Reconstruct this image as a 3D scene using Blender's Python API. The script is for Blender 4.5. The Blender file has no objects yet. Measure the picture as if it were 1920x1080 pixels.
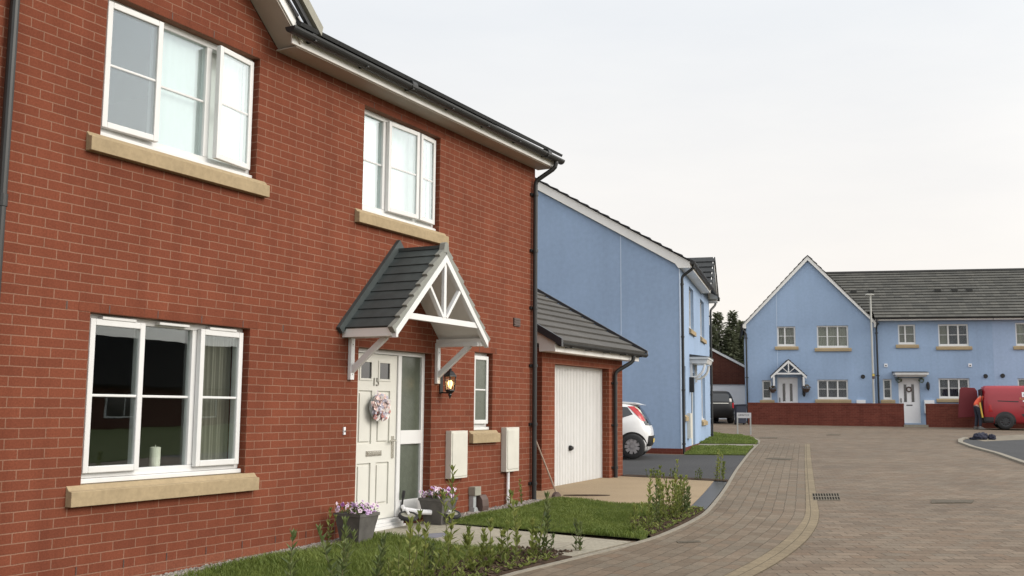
import bpy, bmesh, math, random
from math import sin, cos, pi, radians, sqrt, atan2
from mathutils import Vector, Matrix
random.seed(11)
R = random.Random(5)
SC = bpy.context.scene
COL = SC.collection
# ---------------------------------------------------------------- terrain
CX, CY, FX, FY = -7.282, -6.747, 0.87913, 0.47658
def gz(x, y):
    d = FX * (x - CX) + FY * (y - CY) - 8
    return 0.021 * max(-12.0, min(46.0, d))
# ---------------------------------------------------------------- tagging
def tag(o, label=None, cat=None, group=None, kind=None):
    if label: o['label'] = label
    if cat: o['category'] = cat
    if group: o['group'] = group
    if kind: o['kind'] = kind
    return o
def empty(name, loc=(0, 0, 0), rz=0.0, parent=None):
    o = bpy.data.objects.new(name, None)
    COL.objects.link(o)
    o.location = loc
    o.rotation_euler = (0, 0, rz)
    o.empty_display_size = 0.2
    if parent: o.parent = parent
    return o
def thing(name, loc, rz, label, cat, group=None):
    return tag(empty(name, loc, rz), label, cat, group)
def copy_tree(o, parent=None):
    c = o.copy()
    COL.objects.link(c)
    if parent: c.parent = parent
    for ch in list(o.children): copy_tree(ch, c)
    return c
# ---------------------------------------------------------------- mesh builder
class MB:
    def __init__(s): s.v = []; s.f = []; s.m = []; s.uv = []; s.mi = 0
    def face(s, pts, uv=None):
        b = len(s.v); s.v += [tuple(p) for p in pts]
        s.f.append(list(range(b, b + len(pts)))); s.m.append(s.mi)
        s.uv.append(uv if uv else [(0, 0)] * len(pts))
    def box(s, x0, x1, y0, y1, z0, z1):
        if x0 > x1: x0, x1 = x1, x0
        if y0 > y1: y0, y1 = y1, y0
        if z0 > z1: z0, z1 = z1, z0
        b = len(s.v)
        s.v += [(x0, y0, z0), (x1, y0, z0), (x1, y1, z0), (x0, y1, z0), (x0, y0, z1), (x1, y0, z1), (x1, y1, z1), (x0, y1, z1)]
        for q in ((0, 3, 2, 1), (4, 5, 6, 7), (0, 1, 5, 4), (1, 2, 6, 5), (2, 3, 7, 6), (3, 0, 4, 7)):
            s.f.append([b + i for i in q]); s.m.append(s.mi); s.uv.append([(0, 0)] * 4)
        return s
    def prism(s, poly, ax, d0, d1):
        """poly: 2-D outline; ax 'x': (y,z) extruded along x; 'y': (x,z) along y; 'z': (x,y) along z"""
        n = len(poly); b = len(s.v)
        for d in (d0, d1):
            for (p, q) in poly:
                s.v.append((d, p, q) if ax == 'x' else (p, d, q) if ax == 'y' else (p, q, d))
        fs = [list(range(b, b + n))[::-1], list(range(b + n, b + 2 * n))]
        for i in range(n):
            j = (i + 1) % n; fs.append([b + i, b + j, b + n + j, b + n + i])
        for q in fs: s.f.append(q); s.m.append(s.mi); s.uv.append([(0, 0)] * len(q))
        return s
    def bar(s, a, c, w, h, up=(0, 0, 1)):
        """rectangular bar from a to c, width w (sideways) and height h (along up)"""
        a = Vector(a); c = Vector(c); d = (c - a).normalized(); up = Vector(up)
        sd = d.cross(up).normalized(); u2 = sd.cross(d)
        b = len(s.v)
        for p in (a, c):
            for (i, j) in ((-1, -1), (1, -1), (1, 1), (-1, 1)):
                s.v.append(tuple(p + sd * (i * w / 2) + u2 * (j * h / 2)))
        for q in ((3, 2, 1, 0), (4, 5, 6, 7), (0, 1, 5, 4), (1, 2, 6, 5), (2, 3, 7, 6), (3, 0, 4, 7)):
            s.f.append([b + i for i in q]); s.m.append(s.mi); s.uv.append([(0, 0)] * 4)
        return s
    def tube(s, pts, r, seg=10, cap=True):
        pts = [Vector(p) for p in pts]; n = len(pts)
        rr = r if isinstance(r, (list, tuple)) else [r] * n
        b = len(s.v); ref = None
        for i, p in enumerate(pts):
            t = (pts[min(i + 1, n - 1)] - pts[max(i - 1, 0)]).normalized()
            if ref is None: ref = t.orthogonal().normalized()
            ref = (ref - t * ref.dot(t)).normalized()
            bi = t.cross(ref)
            for k in range(seg):
                a = 2 * pi * k / seg
                s.v.append(tuple(p + (ref * cos(a) + bi * sin(a)) * rr[i]))
        for i in range(n - 1):
            for k in range(seg):
                k2 = (k + 1) % seg
                s.f.append([b + i * seg + k, b + i * seg + k2, b + (i + 1) * seg + k2, b + (i + 1) * seg + k]); s.m.append(s.mi); s.uv.append([(0, 0)] * 4)
        if cap:
            for q in ([b + k for k in range(seg)][::-1], [b + (n - 1) * seg + k for k in range(seg)]):
                s.f.append(q); s.m.append(s.mi); s.uv.append([(0, 0)] * seg)
        return s
    def lathe(s, prof, seg=24, c=(0, 0, 0), ax='z'):
        b = len(s.v)
        for (r, h) in prof:
            for k in range(seg):
                a = 2 * pi * k / seg; x, y = r * cos(a), r * sin(a)
                p = (x, y, h) if ax == 'z' else (h, x, y) if ax == 'x' else (x, h, y)
                s.v.append((p[0] + c[0], p[1] + c[1], p[2] + c[2]))
        for i in range(len(prof) - 1):
            for k in range(seg):
                k2 = (k + 1) % seg
                s.f.append([b + i * seg + k, b + i * seg + k2, b + (i + 1) * seg + k2, b + (i + 1) * seg + k]); s.m.append(s.mi); s.uv.append([(0, 0)] * 4)
        return s
    def build(s, name, mats, parent=None, loc=(0, 0, 0), rz=0.0, smooth=False, bevel=0.0, weld=False):
        me = bpy.data.meshes.new(name)
        me.from_pydata(s.v, [], s.f)
        if not isinstance(mats, (list, tuple)): mats = [mats]
        for m in mats: me.materials.append(m)
        if len(mats) > 1: me.polygons.foreach_set('material_index', s.m)
        ul = me.uv_layers.new(name='UVMap')
        flat = []
        for u in s.uv:
            for c in u: flat += [c[0], c[1]]
        ul.data.foreach_set('uv', flat)
        bm = bmesh.new(); bm.from_mesh(me)
        if weld: bmesh.ops.remove_doubles(bm, verts=bm.verts, dist=1e-5)
        bm.to_mesh(me); bm.free()
        if smooth: me.polygons.foreach_set('use_smooth', [True] * len(me.polygons))
        me.update()
        o = bpy.data.objects.new(name, me)
        COL.objects.link(o)
        o.location = loc; o.rotation_euler = (0, 0, rz)
        if parent: o.parent = parent
        if bevel:
            b = o.modifiers.new('bevel', 'BEVEL'); b.width = bevel; b.segments = 2; b.limit_method = 'ANGLE'
        return o
# ---------------------------------------------------------------- materials
def newmat(name):
    m = bpy.data.materials.new(name); m.use_nodes = True
    nt = m.node_tree; b = nt.nodes['Principled BSDF']
    return m, nt, nt.nodes, nt.links, b
def ramp(nt, stops):
    r = nt.nodes.new('ShaderNodeValToRGB')
    e = r.color_ramp.elements
    while len(e) < len(stops): e.new(0.5)
    for i, (p, c) in enumerate(stops): e[i].position = p; e[i].color = (*c, 1)
    return r
def coords(nt, which='Object'):
    t = nt.nodes.new('ShaderNodeTexCoord'); return t.outputs[which]
def noise(nt, vec, scale, detail=3, rough=0.55):
    n = nt.nodes.new('ShaderNodeTexNoise'); n.inputs['Scale'].default_value = scale
    n.inputs['Detail'].default_value = detail; n.inputs['Roughness'].default_value = rough
    nt.links.new(vec, n.inputs['Vector']); return n.outputs['Fac']
def mixc(nt, fac, a, b, mode='MIX'):
    m = nt.nodes.new('ShaderNodeMix'); m.data_type = 'RGBA'; m.blend_type = mode
    for i, val in ((0, fac), (6, a), (7, b)):
        s = m.inputs[i]
        if hasattr(val, 'links') or hasattr(val, 'is_output'): nt.links.new(val, s)
        elif isinstance(val, (int, float)): s.default_value = val
        else: s.default_value = (*val, 1)
    return m.outputs[2]
def mth(nt, op, a, b=0.0, clamp=False):
    m = nt.nodes.new('ShaderNodeMath'); m.operation = op; m.use_clamp = clamp
    for i, val in ((0, a), (1, b)):
        if hasattr(val, 'is_output'): nt.links.new(val, m.inputs[i])
        else: m.inputs[i].default_value = val
    return m.outputs[0]
def bump(nt, h, strength, dist, bsdf):
    b = nt.nodes.new('ShaderNodeBump'); b.inputs['Strength'].default_value = strength; b.inputs['Distance'].default_value = dist
    nt.links.new(h, b.inputs['Height']); nt.links.new(b.outputs['Normal'], bsdf.inputs['Normal'])
def plain(name, col, rough=0.5, var=0.12, scale=6.0, spec=0.5, metal=0.0, bmp=0.0, bscale=80, big=None, streak=0.0):
    m, nt, N, L, b = newmat(name)
    v = coords(nt)
    f = noise(nt, v, scale, 4)
    lo = tuple(c * (1 - var) for c in col); hi = tuple(min(1, c * (1 + var)) for c in col)
    r = ramp(nt, [(0.3, lo), (0.7, hi)]); L.new(f, r.inputs[0]); c = r.outputs[0]
    if big:
        f2 = noise(nt, v, big, 2); r2 = ramp(nt, [(0.35, (0.86,) * 3), (0.65, (1.0,) * 3)]); L.new(f2, r2.inputs[0])
        c = mixc(nt, 1.0, c, r2.outputs[0], 'MULTIPLY')
    if streak:
        sm_ = N.new('ShaderNodeMapping'); sm_.inputs['Scale'].default_value = (4, 4, .22); L.new(v, sm_.inputs[0])
        sr = ramp(nt, [(.36, (1 - streak, 1 - streak, 1 - streak * 1.1)), (.56, (1.0, 1.0, 1.0))]); L.new(noise(nt, sm_.outputs[0], 1.0, 5, .65), sr.inputs[0])
        c = mixc(nt, 1.0, c, sr.outputs[0], 'MULTIPLY')
    L.new(c, b.inputs['Base Color'])
    b.inputs['Roughness'].default_value = rough; b.inputs['Specular IOR Level'].default_value = spec; b.inputs['Metallic'].default_value = metal
    if bmp: bump(nt, noise(nt, v, bscale, 3), bmp, 0.004, b)
    return m
def brickmat(name, c1, c2, mortar, zoff=2.17, xoff=0.1125, bw=.225, rh=.075, mo=.005, wash=True):
    m, nt, N, L, b = newmat(name)
    v = coords(nt)
    sp = N.new('ShaderNodeSeparateXYZ'); L.new(v, sp.inputs[0])
    u = mth(nt, 'ADD', mth(nt, 'ADD', sp.outputs[0], sp.outputs[1]), xoff)
    w = mth(nt, 'SUBTRACT', sp.outputs[2], zoff)
    cb = N.new('ShaderNodeCombineXYZ'); L.new(u, cb.inputs[0]); L.new(w, cb.inputs[1])
    # wobble so that the joints are not ruler straight
    nz = N.new('ShaderNodeTexNoise'); nz.inputs['Scale'].default_value = 9; L.new(cb.outputs[0], nz.inputs['Vector'])
    sub = N.new('ShaderNodeVectorMath'); sub.operation = 'SUBTRACT'; L.new(nz.outputs['Color'], sub.inputs[0]); sub.inputs[1].default_value = (.5, .5, .5)
    scl = N.new('ShaderNodeVectorMath'); scl.operation = 'SCALE'; L.new(sub.outputs[0], scl.inputs[0]); scl.inputs['Scale'].default_value = .007
    add = N.new('ShaderNodeVectorMath'); add.operation = 'ADD'; L.new(cb.outputs[0], add.inputs[0]); L.new(scl.outputs[0], add.inputs[1])
    bt = N.new('ShaderNodeTexBrick'); L.new(add.outputs[0], bt.inputs['Vector'])
    bt.inputs['Scale'].default_value = 1; bt.inputs['Brick Width'].default_value = bw; bt.inputs['Row Height'].default_value = rh
    bt.inputs['Mortar Size'].default_value = mo; bt.inputs['Mortar Smooth'].default_value = .25; bt.inputs['Bias'].default_value = -.1
    bt.inputs['Color1'].default_value = (*c1, 1); bt.inputs['Color2'].default_value = (*c2, 1); bt.inputs['Mortar'].default_value = (*mortar, 1)
    g = noise(nt, v, 70, 4); r = ramp(nt, [(.3, (.80,) * 3), (.7, (1.12,) * 3)]); L.new(g, r.inputs[0])
    b2 = N.new('ShaderNodeTexBrick'); mp = N.new('ShaderNodeVectorMath'); mp.operation = 'ADD'; L.new(add.outputs[0], mp.inputs[0]); mp.inputs[1].default_value = (bw * 46, rh * 28, 0); L.new(mp.outputs[0], b2.inputs['Vector'])
    for k_ in ('Brick Width', 'Row Height'): b2.inputs[k_].default_value = bt.inputs[k_].default_value
    b2.inputs['Scale'].default_value = 1; b2.inputs['Mortar Size'].default_value = 0; b2.inputs['Bias'].default_value = .2
    b2.inputs['Color1'].default_value = (.92, .92, .92, 1); b2.inputs['Color2'].default_value = (1.05, 1.05, 1.04, 1)
    c = mixc(nt, 1.0, bt.outputs['Color'], b2.outputs['Color'], 'MULTIPLY')
    c = mixc(nt, 1.0, c, r.outputs[0], 'MULTIPLY')
    sm_ = N.new('ShaderNodeMapping'); sm_.inputs['Scale'].default_value = (5, 5, .35); L.new(v, sm_.inputs[0])
    sr = ramp(nt, [(.38, (.90, .89, .89)), (.55, (1.0, 1.0, 1.0))]); L.new(noise(nt, sm_.outputs[0], 1.0, 4, .6), sr.inputs[0])
    c = mixc(nt, 1.0, c, sr.outputs[0], 'MULTIPLY')
    if wash:
        f2 = noise(nt, v, .8, 3); r2 = ramp(nt, [(.3, (.84, .83, .83)), (.7, (1.09, 1.07, 1.05))]); L.new(f2, r2.inputs[0])
        c = mixc(nt, 1.0, c, r2.outputs[0], 'MULTIPLY')
    L.new(c, b.inputs['Base Color']); b.inputs['Roughness'].default_value = .92; b.inputs['Specular IOR Level'].default_value = .12
    h = mth(nt, 'ADD', mth(nt, 'MULTIPLY', bt.outputs['Fac'], -1.0), mth(nt, 'MULTIPLY', g, .35))
    bump(nt, h, .55, .006, b)
    return m
def uvbrick(name, c1, c2, mortar, bw, rh, mo, rough=.85, bstr=.5, bdist=.008, spec=.3, offset=.5, jit=.012, third=None):
    """paving / tiles laid out along the mesh's UVs, which are in metres"""
    m, nt, N, L, b = newmat(name)
    v = coords(nt, 'UV'); ob = coords(nt)
    nz = N.new('ShaderNodeTexNoise'); nz.inputs['Scale'].default_value = 3; L.new(v, nz.inputs['Vector'])
    sub = N.new('ShaderNodeVectorMath'); sub.operation = 'SUBTRACT'; L.new(nz.outputs['Color'], sub.inputs[0]); sub.inputs[1].default_value = (.5, .5, .5)
    scl = N.new('ShaderNodeVectorMath'); scl.operation = 'SCALE'; L.new(sub.outputs[0], scl.inputs[0]); scl.inputs['Scale'].default_value = jit * 4
    add = N.new('ShaderNodeVectorMath'); add.operation = 'ADD'; L.new(v, add.inputs[0]); L.new(scl.outputs[0], add.inputs[1])
    bt = N.new('ShaderNodeTexBrick'); L.new(add.outputs[0], bt.inputs['Vector'])
    bt.inputs['Scale'].default_value = 1; bt.inputs['Brick Width'].default_value = bw; bt.inputs['Row Height'].default_value = rh
    bt.inputs['Mortar Size'].default_value = mo; bt.inputs['Mortar Smooth'].default_value = .3; bt.inputs['Bias'].default_value = 0
    bt.offset = offset
    bt.inputs['Color1'].default_value = (*c1, 1); bt.inputs['Color2'].default_value = (*c2, 1); bt.inputs['Mortar'].default_value = (*mortar, 1)
    c = bt.outputs['Color']
    if third:
        b2 = N.new('ShaderNodeTexBrick'); L.new(add.outputs[0], b2.inputs['Vector'])
        for k in ('Brick Width', 'Row Height'): b2.inputs[k].default_value = bt.inputs[k].default_value
        b2.inputs['Scale'].default_value = 1; b2.inputs['Mortar Size'].default_value = 0; b2.offset = offset
        b2.inputs['Color1'].default_value = (*third, 1); b2.inputs['Color2'].default_value = (1, 1, 1, 1); b2.inputs['Bias'].default_value = .15
        mp = N.new('ShaderNodeVectorMath'); mp.operation = 'ADD'; L.new(add.outputs[0], mp.inputs[0]); mp.inputs[1].default_value = (bw * 40, rh * 26, 0); L.new(mp.outputs[0], b2.inputs['Vector'])
        c = mixc(nt, 1.0, c, b2.outputs['Color'], 'MULTIPLY')
    g = noise(nt, ob, 30, 4); r = ramp(nt, [(.3, (.82,) * 3), (.7, (1.12,) * 3)]); L.new(g, r.inputs[0])
    c = mixc(nt, 1.0, c, r.outputs[0], 'MULTIPLY')
    f2 = noise(nt, ob, .5, 4); r2 = ramp(nt, [(.3, (.84, .83, .82)), (.7, (1.08, 1.07, 1.05))]); L.new(f2, r2.inputs[0])
    c = mixc(nt, 1.0, c, r2.outputs[0], 'MULTIPLY')
    L.new(c, b.inputs['Base Color']); b.inputs['Roughness'].default_value = rough; b.inputs['Specular IOR Level'].default_value = spec
    h = mth(nt, 'ADD', mth(nt, 'MULTIPLY', bt.outputs['Fac'], -1.0), mth(nt, 'MULTIPLY', g, .4))
    bump(nt, h, bstr, bdist, b)
    return m
def glassmat(name, refl, tint=(.92, .95, .94), rough=0.004, bumpy=True):
    m, nt, N, L, b = newmat(name)
    N.remove(b)
    out = [n for n in N if n.type == 'OUTPUT_MATERIAL'][0]
    tr = N.new('ShaderNodeBsdfTransparent'); tr.inputs[0].default_value = (*tint, 1)
    gl = N.new('ShaderNodeBsdfGlossy'); gl.inputs['Roughness'].default_value = rough; gl.inputs['Color'].default_value = (.93, .98, 1, 1)
    nz = noise(nt, coords(nt), 1.7, 2)
    bp = N.new('ShaderNodeBump'); bp.inputs['Strength'].default_value = .05; bp.inputs['Distance'].default_value = .01; L.new(nz, bp.inputs['Height'])
    if bumpy: L.new(bp.outputs[0], gl.inputs['Normal'])
    ge = N.new('ShaderNodeNewGeometry'); dp = N.new('ShaderNodeVectorMath'); dp.operation = 'DOT_PRODUCT'
    L.new(ge.outputs['Normal'], dp.inputs[0]); L.new(ge.outputs['Incoming'], dp.inputs[1])
    sch = mth(nt, 'POWER', mth(nt, 'SUBTRACT', 1.0, mth(nt, 'ABSOLUTE', dp.outputs['Value']), True), 5.0)
    fac = mth(nt, 'ADD', mth(nt, 'MULTIPLY', sch, .9), .04 + refl, True)
    mx = N.new('ShaderNodeMixShader'); L.new(fac, mx.inputs[0]); L.new(tr.outputs[0], mx.inputs[1]); L.new(gl.outputs[0], mx.inputs[2])
    L.new(mx.outputs[0], out.inputs[0])
    return m
def leafmat(name, dark, light, scale=5.0, sss=.25, spec=.3):
    m, nt, N, L, b = newmat(name)
    v = coords(nt)
    w = N.new('ShaderNodeTexWhiteNoise'); w.noise_dimensions = '3D'
    sn = N.new('ShaderNodeVectorMath'); sn.operation = 'SNAP'; L.new(v, sn.inputs[0]); sn.inputs[1].default_value = (.05, .05, .05); L.new(sn.outputs[0], w.inputs['Vector'])
    f = mth(nt, 'ADD', mth(nt, 'MULTIPLY', noise(nt, v, scale, 3), .7), mth(nt, 'MULTIPLY', w.outputs['Value'], .3))
    r = ramp(nt, [(.3, dark), (.72, light)]); L.new(f, r.inputs[0])
    L.new(r.outputs[0], b.inputs['Base Color']); b.inputs['Roughness'].default_value = .55; b.inputs['Specular IOR Level'].default_value = spec
    tl = N.new('ShaderNodeBsdfTranslucent'); L.new(r.outputs[0], tl.inputs[0])
    mx = N.new('ShaderNodeMixShader'); mx.inputs[0].default_value = sss
    out = [n for n in N if n.type == 'OUTPUT_MATERIAL'][0]
    L.new(b.outputs[0], mx.inputs[1]); L.new(tl.outputs[0], mx.inputs[2]); L.new(mx.outputs[0], out.inputs[0])
    return m
def emitmat(name, col, strength):
    m, nt, N, L, b = newmat(name)
    b.inputs['Base Color'].default_value = (*col, 1); b.inputs['Emission Color'].default_value = (*col, 1); b.inputs['Emission Strength'].default_value = strength
    return m
M = {}
M['brick'] = brickmat('red_brick', (0.200, 0.062, 0.035), (0.178, 0.055, 0.032), (0.275, 0.148, 0.102))
M['brick_lintel'] = brickmat('red_brick_soldier', (0.186, 0.058, 0.033), (0.166, 0.052, 0.030), (0.172, 0.058, 0.035), xoff=.03, bw=.225, rh=.15)
M['brick_dark'] = brickmat('brown_brick', (.115, .043, .031), (.095, .036, .027), (.15, .08, .06), zoff=0)
M['brick_wall'] = brickmat('garden_wall_brick', (.150, .045, .033), (.120, .036, .027), (.17, .075, .055), zoff=0)
M['upvc'] = plain('white_upvc', (.70, .70, .69), .35, .03, 3, .5, streak=.05)
M['door_cream'] = plain('cream_white_door', (.635, .63, .575), .42, .03, 4, .4)
M['soffit'] = plain('white_fascia_board', (.78, .77, .74), .4, .04, 3)
M['sill'] = plain('buff_cast_stone', (.385, .298, .182), .9, .10, 25, .2, bmp=.3, bscale=160, big=1.5)
M['gutter'] = plain('black_plastic', (.018, .019, .019), .45, .2, 5)
M['gutter_grey'] = plain('dark_grey_plastic', (.035, .036, .04), .4, .2, 5)
M['tile'] = uvbrick('grey_concrete_tile', (.105, .100, .092), (.085, .082, .076), (.05, .048, .045), .33, 10, .004, .8, .4, .006, jit=.002)
M['tile_dark'] = uvbrick('dark_slate_tile', (.050, .053, .055), (.038, .041, .043), (.025, .025, .027), .30, 10, .004, .7, .4, .006, jit=.002)
M['tile_far'] = uvbrick('weathered_grey_tile', (.125, .122, .108), (.085, .085, .078), (.05, .05, .048), .33, .3, .004, .85, .3, .006, jit=.004, third=(.8, .8, .8))
M['grp'] = plain('grey_green_grp_canopy', (.050, .060, .060), .6, .15, 9, .35, bmp=.25, bscale=90)
M['grp_trim'] = plain('grey_canopy_trim', (.235, .24, .215), .6, .10, 8, .3)
M['blue'] = plain('pale_blue_render', (.320, .425, .590), .93, .045, 9.0, .15, bmp=.6, bscale=160, big=.35, streak=.035)
M['blue_light'] = plain('lighter_blue_render', (.36, .46, .63), .93, .045, 9.0, .15, bmp=.6, bscale=160, big=.35, streak=.035)  # same render, with the stronger sky light put into a lighter colour
M['bead'] = plain('render_bead', (.55, .64, .74), .7, .04)
M['glass'] = glassmat('window_glass', .06)
M['glass_up'] = glassmat('upper_window_glass', .19, (.90, .95, .95))
M['glass_far'] = glassmat('far_window_glass', -.015, bumpy=False)
M['obscure'] = plain('obscured_glass', (.082, .096, .072), .28, .12, 18, .6, bmp=.5, bscale=60)
M['room'] = plain('dim_room_wall', (.22, .20, .17), .9, .1, 1)
M['curtain'] = plain('white_net_curtain', (.86, .86, .83), .95, .03, 2)
M['curtain_grey'] = plain('beige_curtain', (.26, .24, .195), .95, .06, 2)
M['curtain_dark'] = plain('dim_interior', (.035, .033, .05), .9, .3, 3)  # unlit room behind far panes, its dimness put into a dark sheet
M['asphalt'] = plain('asphalt', (.062, .062, .063), .92, .25, 120, .3, bmp=.6, bscale=260, big=.6)
M['pave'] = uvbrick('block_paving', (.218, .170, .124), (.168, .138, .104), (.105, .085, .063), .24, .165, .006, .9, .7, .010, jit=.014, third=(.82, .74, .69))
M['pave_foot'] = uvbrick('footway_paving', (.212, .168, .122), (.168, .141, .105), (.108, .089, .066), .22, .145, .005, .9, .6, .008, jit=.010, third=(.84, .76, .71))
M['pave_buff'] = uvbrick('buff_block_line', (.245, .197, .128), (.212, .170, .110), (.11, .09, .06), .22, .11, .005, .9, .5, .008, jit=.002)
M['slab'] = uvbrick('concrete_path_slab', (.345, .32, .255), (.31, .287, .23), (.20, .18, .14), .6, .45, .006, .9, .4, .006, jit=.002)
M['kerb'] = plain('pale_concrete_edging', (.265, .24, .195), .9, .15, 14, .2, bmp=.3)
M['buff_drive'] = plain('buff_bound_gravel', (.365, .280, .180), .95, .22, 90, .2, bmp=.7, bscale=200, big=.8)
M['soil'] = plain('dark_soil', (.065, .045, .032), 1, .45, 14, .1, bmp=1, bscale=40)
M['grassbase'] = plain('lawn_soil_and_thatch', (.060, .075, .022), 1, .3, 14, .1, bmp=.8, bscale=60)
M['grass'] = leafmat('grass_blade', (.110, .158, .030), (.210, .258, .062), 2.2, .3)
M['leaf'] = leafmat('shrub_leaf', (.120, .165, .038), (.340, .370, .110), 7, .42)
M['leaf_dark'] = leafmat('dark_shrub_leaf', (.070, .105, .036), (.185, .225, .080), 7, .25)
M['leaf_yel'] = leafmat('yellowing_leaf', (.13, .14, .03), (.34, .29, .07), 7, .3)
M['stem'] = plain('woody_stem', (.10, .10, .035), .8, .3, 20)
M['conifer'] = leafmat('conifer_foliage', (.085, .100, .062), (.190, .205, .130), .9, .35)  # lightened in colour to stand for distance haze
M['bark'] = plain('bark', (.06, .045, .035), .95, .3, 6)
M['gravel'] = plain('grey_gravel', (.27, .245, .22), .95, .5, 30, .2)
M['terracotta'] = plain('planter_dark_resin', (.105, .099, .091), .75, .25, 7, .3, bmp=.2)
M['petal_a'] = plain('lilac_petal', (.50, .33, .55), .8, .2, 40)
M['petal_b'] = plain('pale_pink_petal', (.70, .56, .66), .8, .12, 40)
M['petal_c'] = plain('dark_purple_petal', (.16, .035, .15), .8, .3, 40)
M['white_paint'] = plain('white_paint', (.78, .78, .79), .35, .03, 4)
M['white_car'] = plain('white_car_paint', (.76, .76, .75), .22, .02, 2, .6)
M['rubber'] = plain('tyre_rubber', (.022, .022, .023), .8, .2, 12)
M['silver'] = plain('silver_alloy', (.46, .46, .47), .35, .08, 8, .5, metal=.6)
M['steel'] = plain('galvanised_steel', (.33, .34, .33), .5, .15, 12, .5, metal=.3)
M['iron'] = plain('cast_iron', (.035, .034, .033), .75, .3, 20, .4)
M['meter'] = plain('white_meter_box', (.60, .585, .52), .5, .05, 6, .4)
M['greybox'] = plain('grey_service_box', (.28, .27, .22), .6, .12, 8)
M['greypipe'] = plain('grey_cable_cover', (.36, .38, .38), .5, .12, 8)
M['brown'] = plain('brown_plastic', (.085, .055, .045), .6, .15, 8)
M['wood'] = plain('pale_wood_handle', (.30, .22, .16), .7, .2, 12)
M['black'] = plain('black_metal', (.010, .009, .009), .45, .2, 9)
M['chrome'] = plain('satin_chrome', (.55, .53, .47), .25, .05, 9, .6, metal=.8)
M['carglass'] = plain('dark_car_glass', (.012, .014, .016), .06, .1, 3, .8)
M['red_lamp'] = plain('red_tail_lamp', (.42, .012, .016), .2, .1, 8, .7)
M['clear_lamp'] = plain('clear_lamp', (.65, .63, .52), .15, .05, 8, .7)
M['plate'] = plain('yellow_plate', (.60, .46, .10), .5, .05)
M['suv'] = plain('black_car_paint', (.012, .012, .013), .45, .1, 2, .35)
M['red_van'] = plain('red_van_paint', (.36, .022, .032), .28, .04, 1.5, .6, big=.9)
M['red_van_dark'] = plain('dark_red_inner_panel', (.16, .012, .018), .5, .06, 2)  # van red with the open door's shade painted in; also colours the seams
M['grey_trim'] = plain('charcoal_trim', (.045, .043, .046), .6, .1, 6)
M['yellow'] = plain('yellow_strip', (.62, .40, .06), .5, .08)
M['hivis'] = plain('orange_hi_vis', (.85, .13, .06), .75, .06, 8)
M['skin'] = plain('skin', (.45, .26, .19), .55, .05, 12)
M['navy'] = plain('navy_trousers', (.022, .026, .042), .85, .2, 9)
M['shoe'] = plain('grey_shoe', (.16, .15, .14), .7, .2, 9)
M['hair'] = plain('dark_hair', (.03, .022, .018), .7, .2, 20)
M['sign'] = plain('grey_white_sign', (.42, .42, .44), .5, .05, 6)
M['signink'] = plain('dark_lettering', (.10, .10, .115), .6, .05)
M['bag'] = plain('navy_cloth', (.020, .022, .040), .9, .3, 9)
M['bin'] = plain('dark_blue_bin', (.020, .025, .045), .55, .15, 6)
M['mould'] = plain('grey_blue_mat', (.17, .17, .20), .9, .15, 9)
M['candle'] = plain('cream_candle', (.85, .82, .70), .5, .04)
M['bulb'] = emitmat('warm_bulb', (1.0, .66, .30), 5.0)
M['lampglass'] = glassmat('lantern_glass', .05, (.98, .93, .82))
M['lamp_head'] = plain('pale_lamp_head', (.46, .46, .42), .4, .05)
M['gold_ink'] = plain('gold_lettering', (.55, .30, .10), .5, .05)
M['bollard'] = plain('grey_pvc', (.20, .19, .17), .6, .1)
# ---------------------------------------------------------------- building helpers
def wall_grid(mb, x0, x1, z0, z1, holes, t=.3, y0=0.0):
    xs = sorted({x0, x1} | {h[0] for h in holes} | {h[1] for h in holes})
    zs = sorted({z0, z1} | {h[2] for h in holes} | {h[3] for h in holes})
    xs = [x for x in xs if x0 <= x <= x1]; zs = [z for z in zs if z0 <= z <= z1]
    for i in range(len(xs) - 1):
        for j in range(len(zs) - 1):
            a, b, c, d = xs[i], xs[i + 1], zs[j], zs[j + 1]
            mx, mz = (a + b) / 2, (c + d) / 2
            if any(h[0] < mx < h[1] and h[2] < mz < h[3] for h in holes): continue
            mb.face([(a, y0, c), (b, y0, c), (b, y0, d), (a, y0, d)])
            mb.face([(a, y0 + t, c), (a, y0 + t, d), (b, y0 + t, d), (b, y0 + t, c)])
    for (a, b, c, d) in holes:
        mb.face([(a, y0, c), (a, y0, d), (a, y0 + t, d), (a, y0 + t, c)])
        mb.face([(b, y0, c), (b, y0 + t, c), (b, y0 + t, d), (b, y0, d)])
        mb.face([(a, y0, d), (b, y0, d), (b, y0 + t, d), (a, y0 + t, d)])
        mb.face([(a, y0, c), (a, y0 + t, c), (b, y0 + t, c), (b, y0, c)])
def roof_slope(mb, p0, p1, up, n, L, gauge=.3, t=.028, ends=True):
    p0 = Vector(p0); p1 = Vector(p1); up = Vector(up).normalized(); n = Vector(n).normalized()
    W = (p1 - p0).length
    k = max(1, round(L / gauge)); g = L / k
    for i in range(k):
        a0 = p0 + up * (i * g); a1 = p1 + up * (i * g); b0 = p0 + up * ((i + 1) * g); b1 = p1 + up * ((i + 1) * g)
        lo = n * t; hi = n * .002
        so = (i % 2) * .165
        mb.face([a0 + lo, a1 + lo, b1 + hi, b0 + hi], [(so, i * g), (so + W, i * g), (so + W, i * g + g), (so, i * g + g)])
        mb.face([a0 - n * .01, a1 - n * .01, a1 + lo, a0 + lo], [(so, i * g - .05), (so + W, i * g - .05), (so + W, i * g), (so, i * g)])
        if ends:
            mb.face([a0 - n * .01, a0 + lo, b0 + hi, b0 - n * .01]); mb.face([a1 - n * .01, b1 - n * .01, b1 + hi, a1 + lo])
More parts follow.
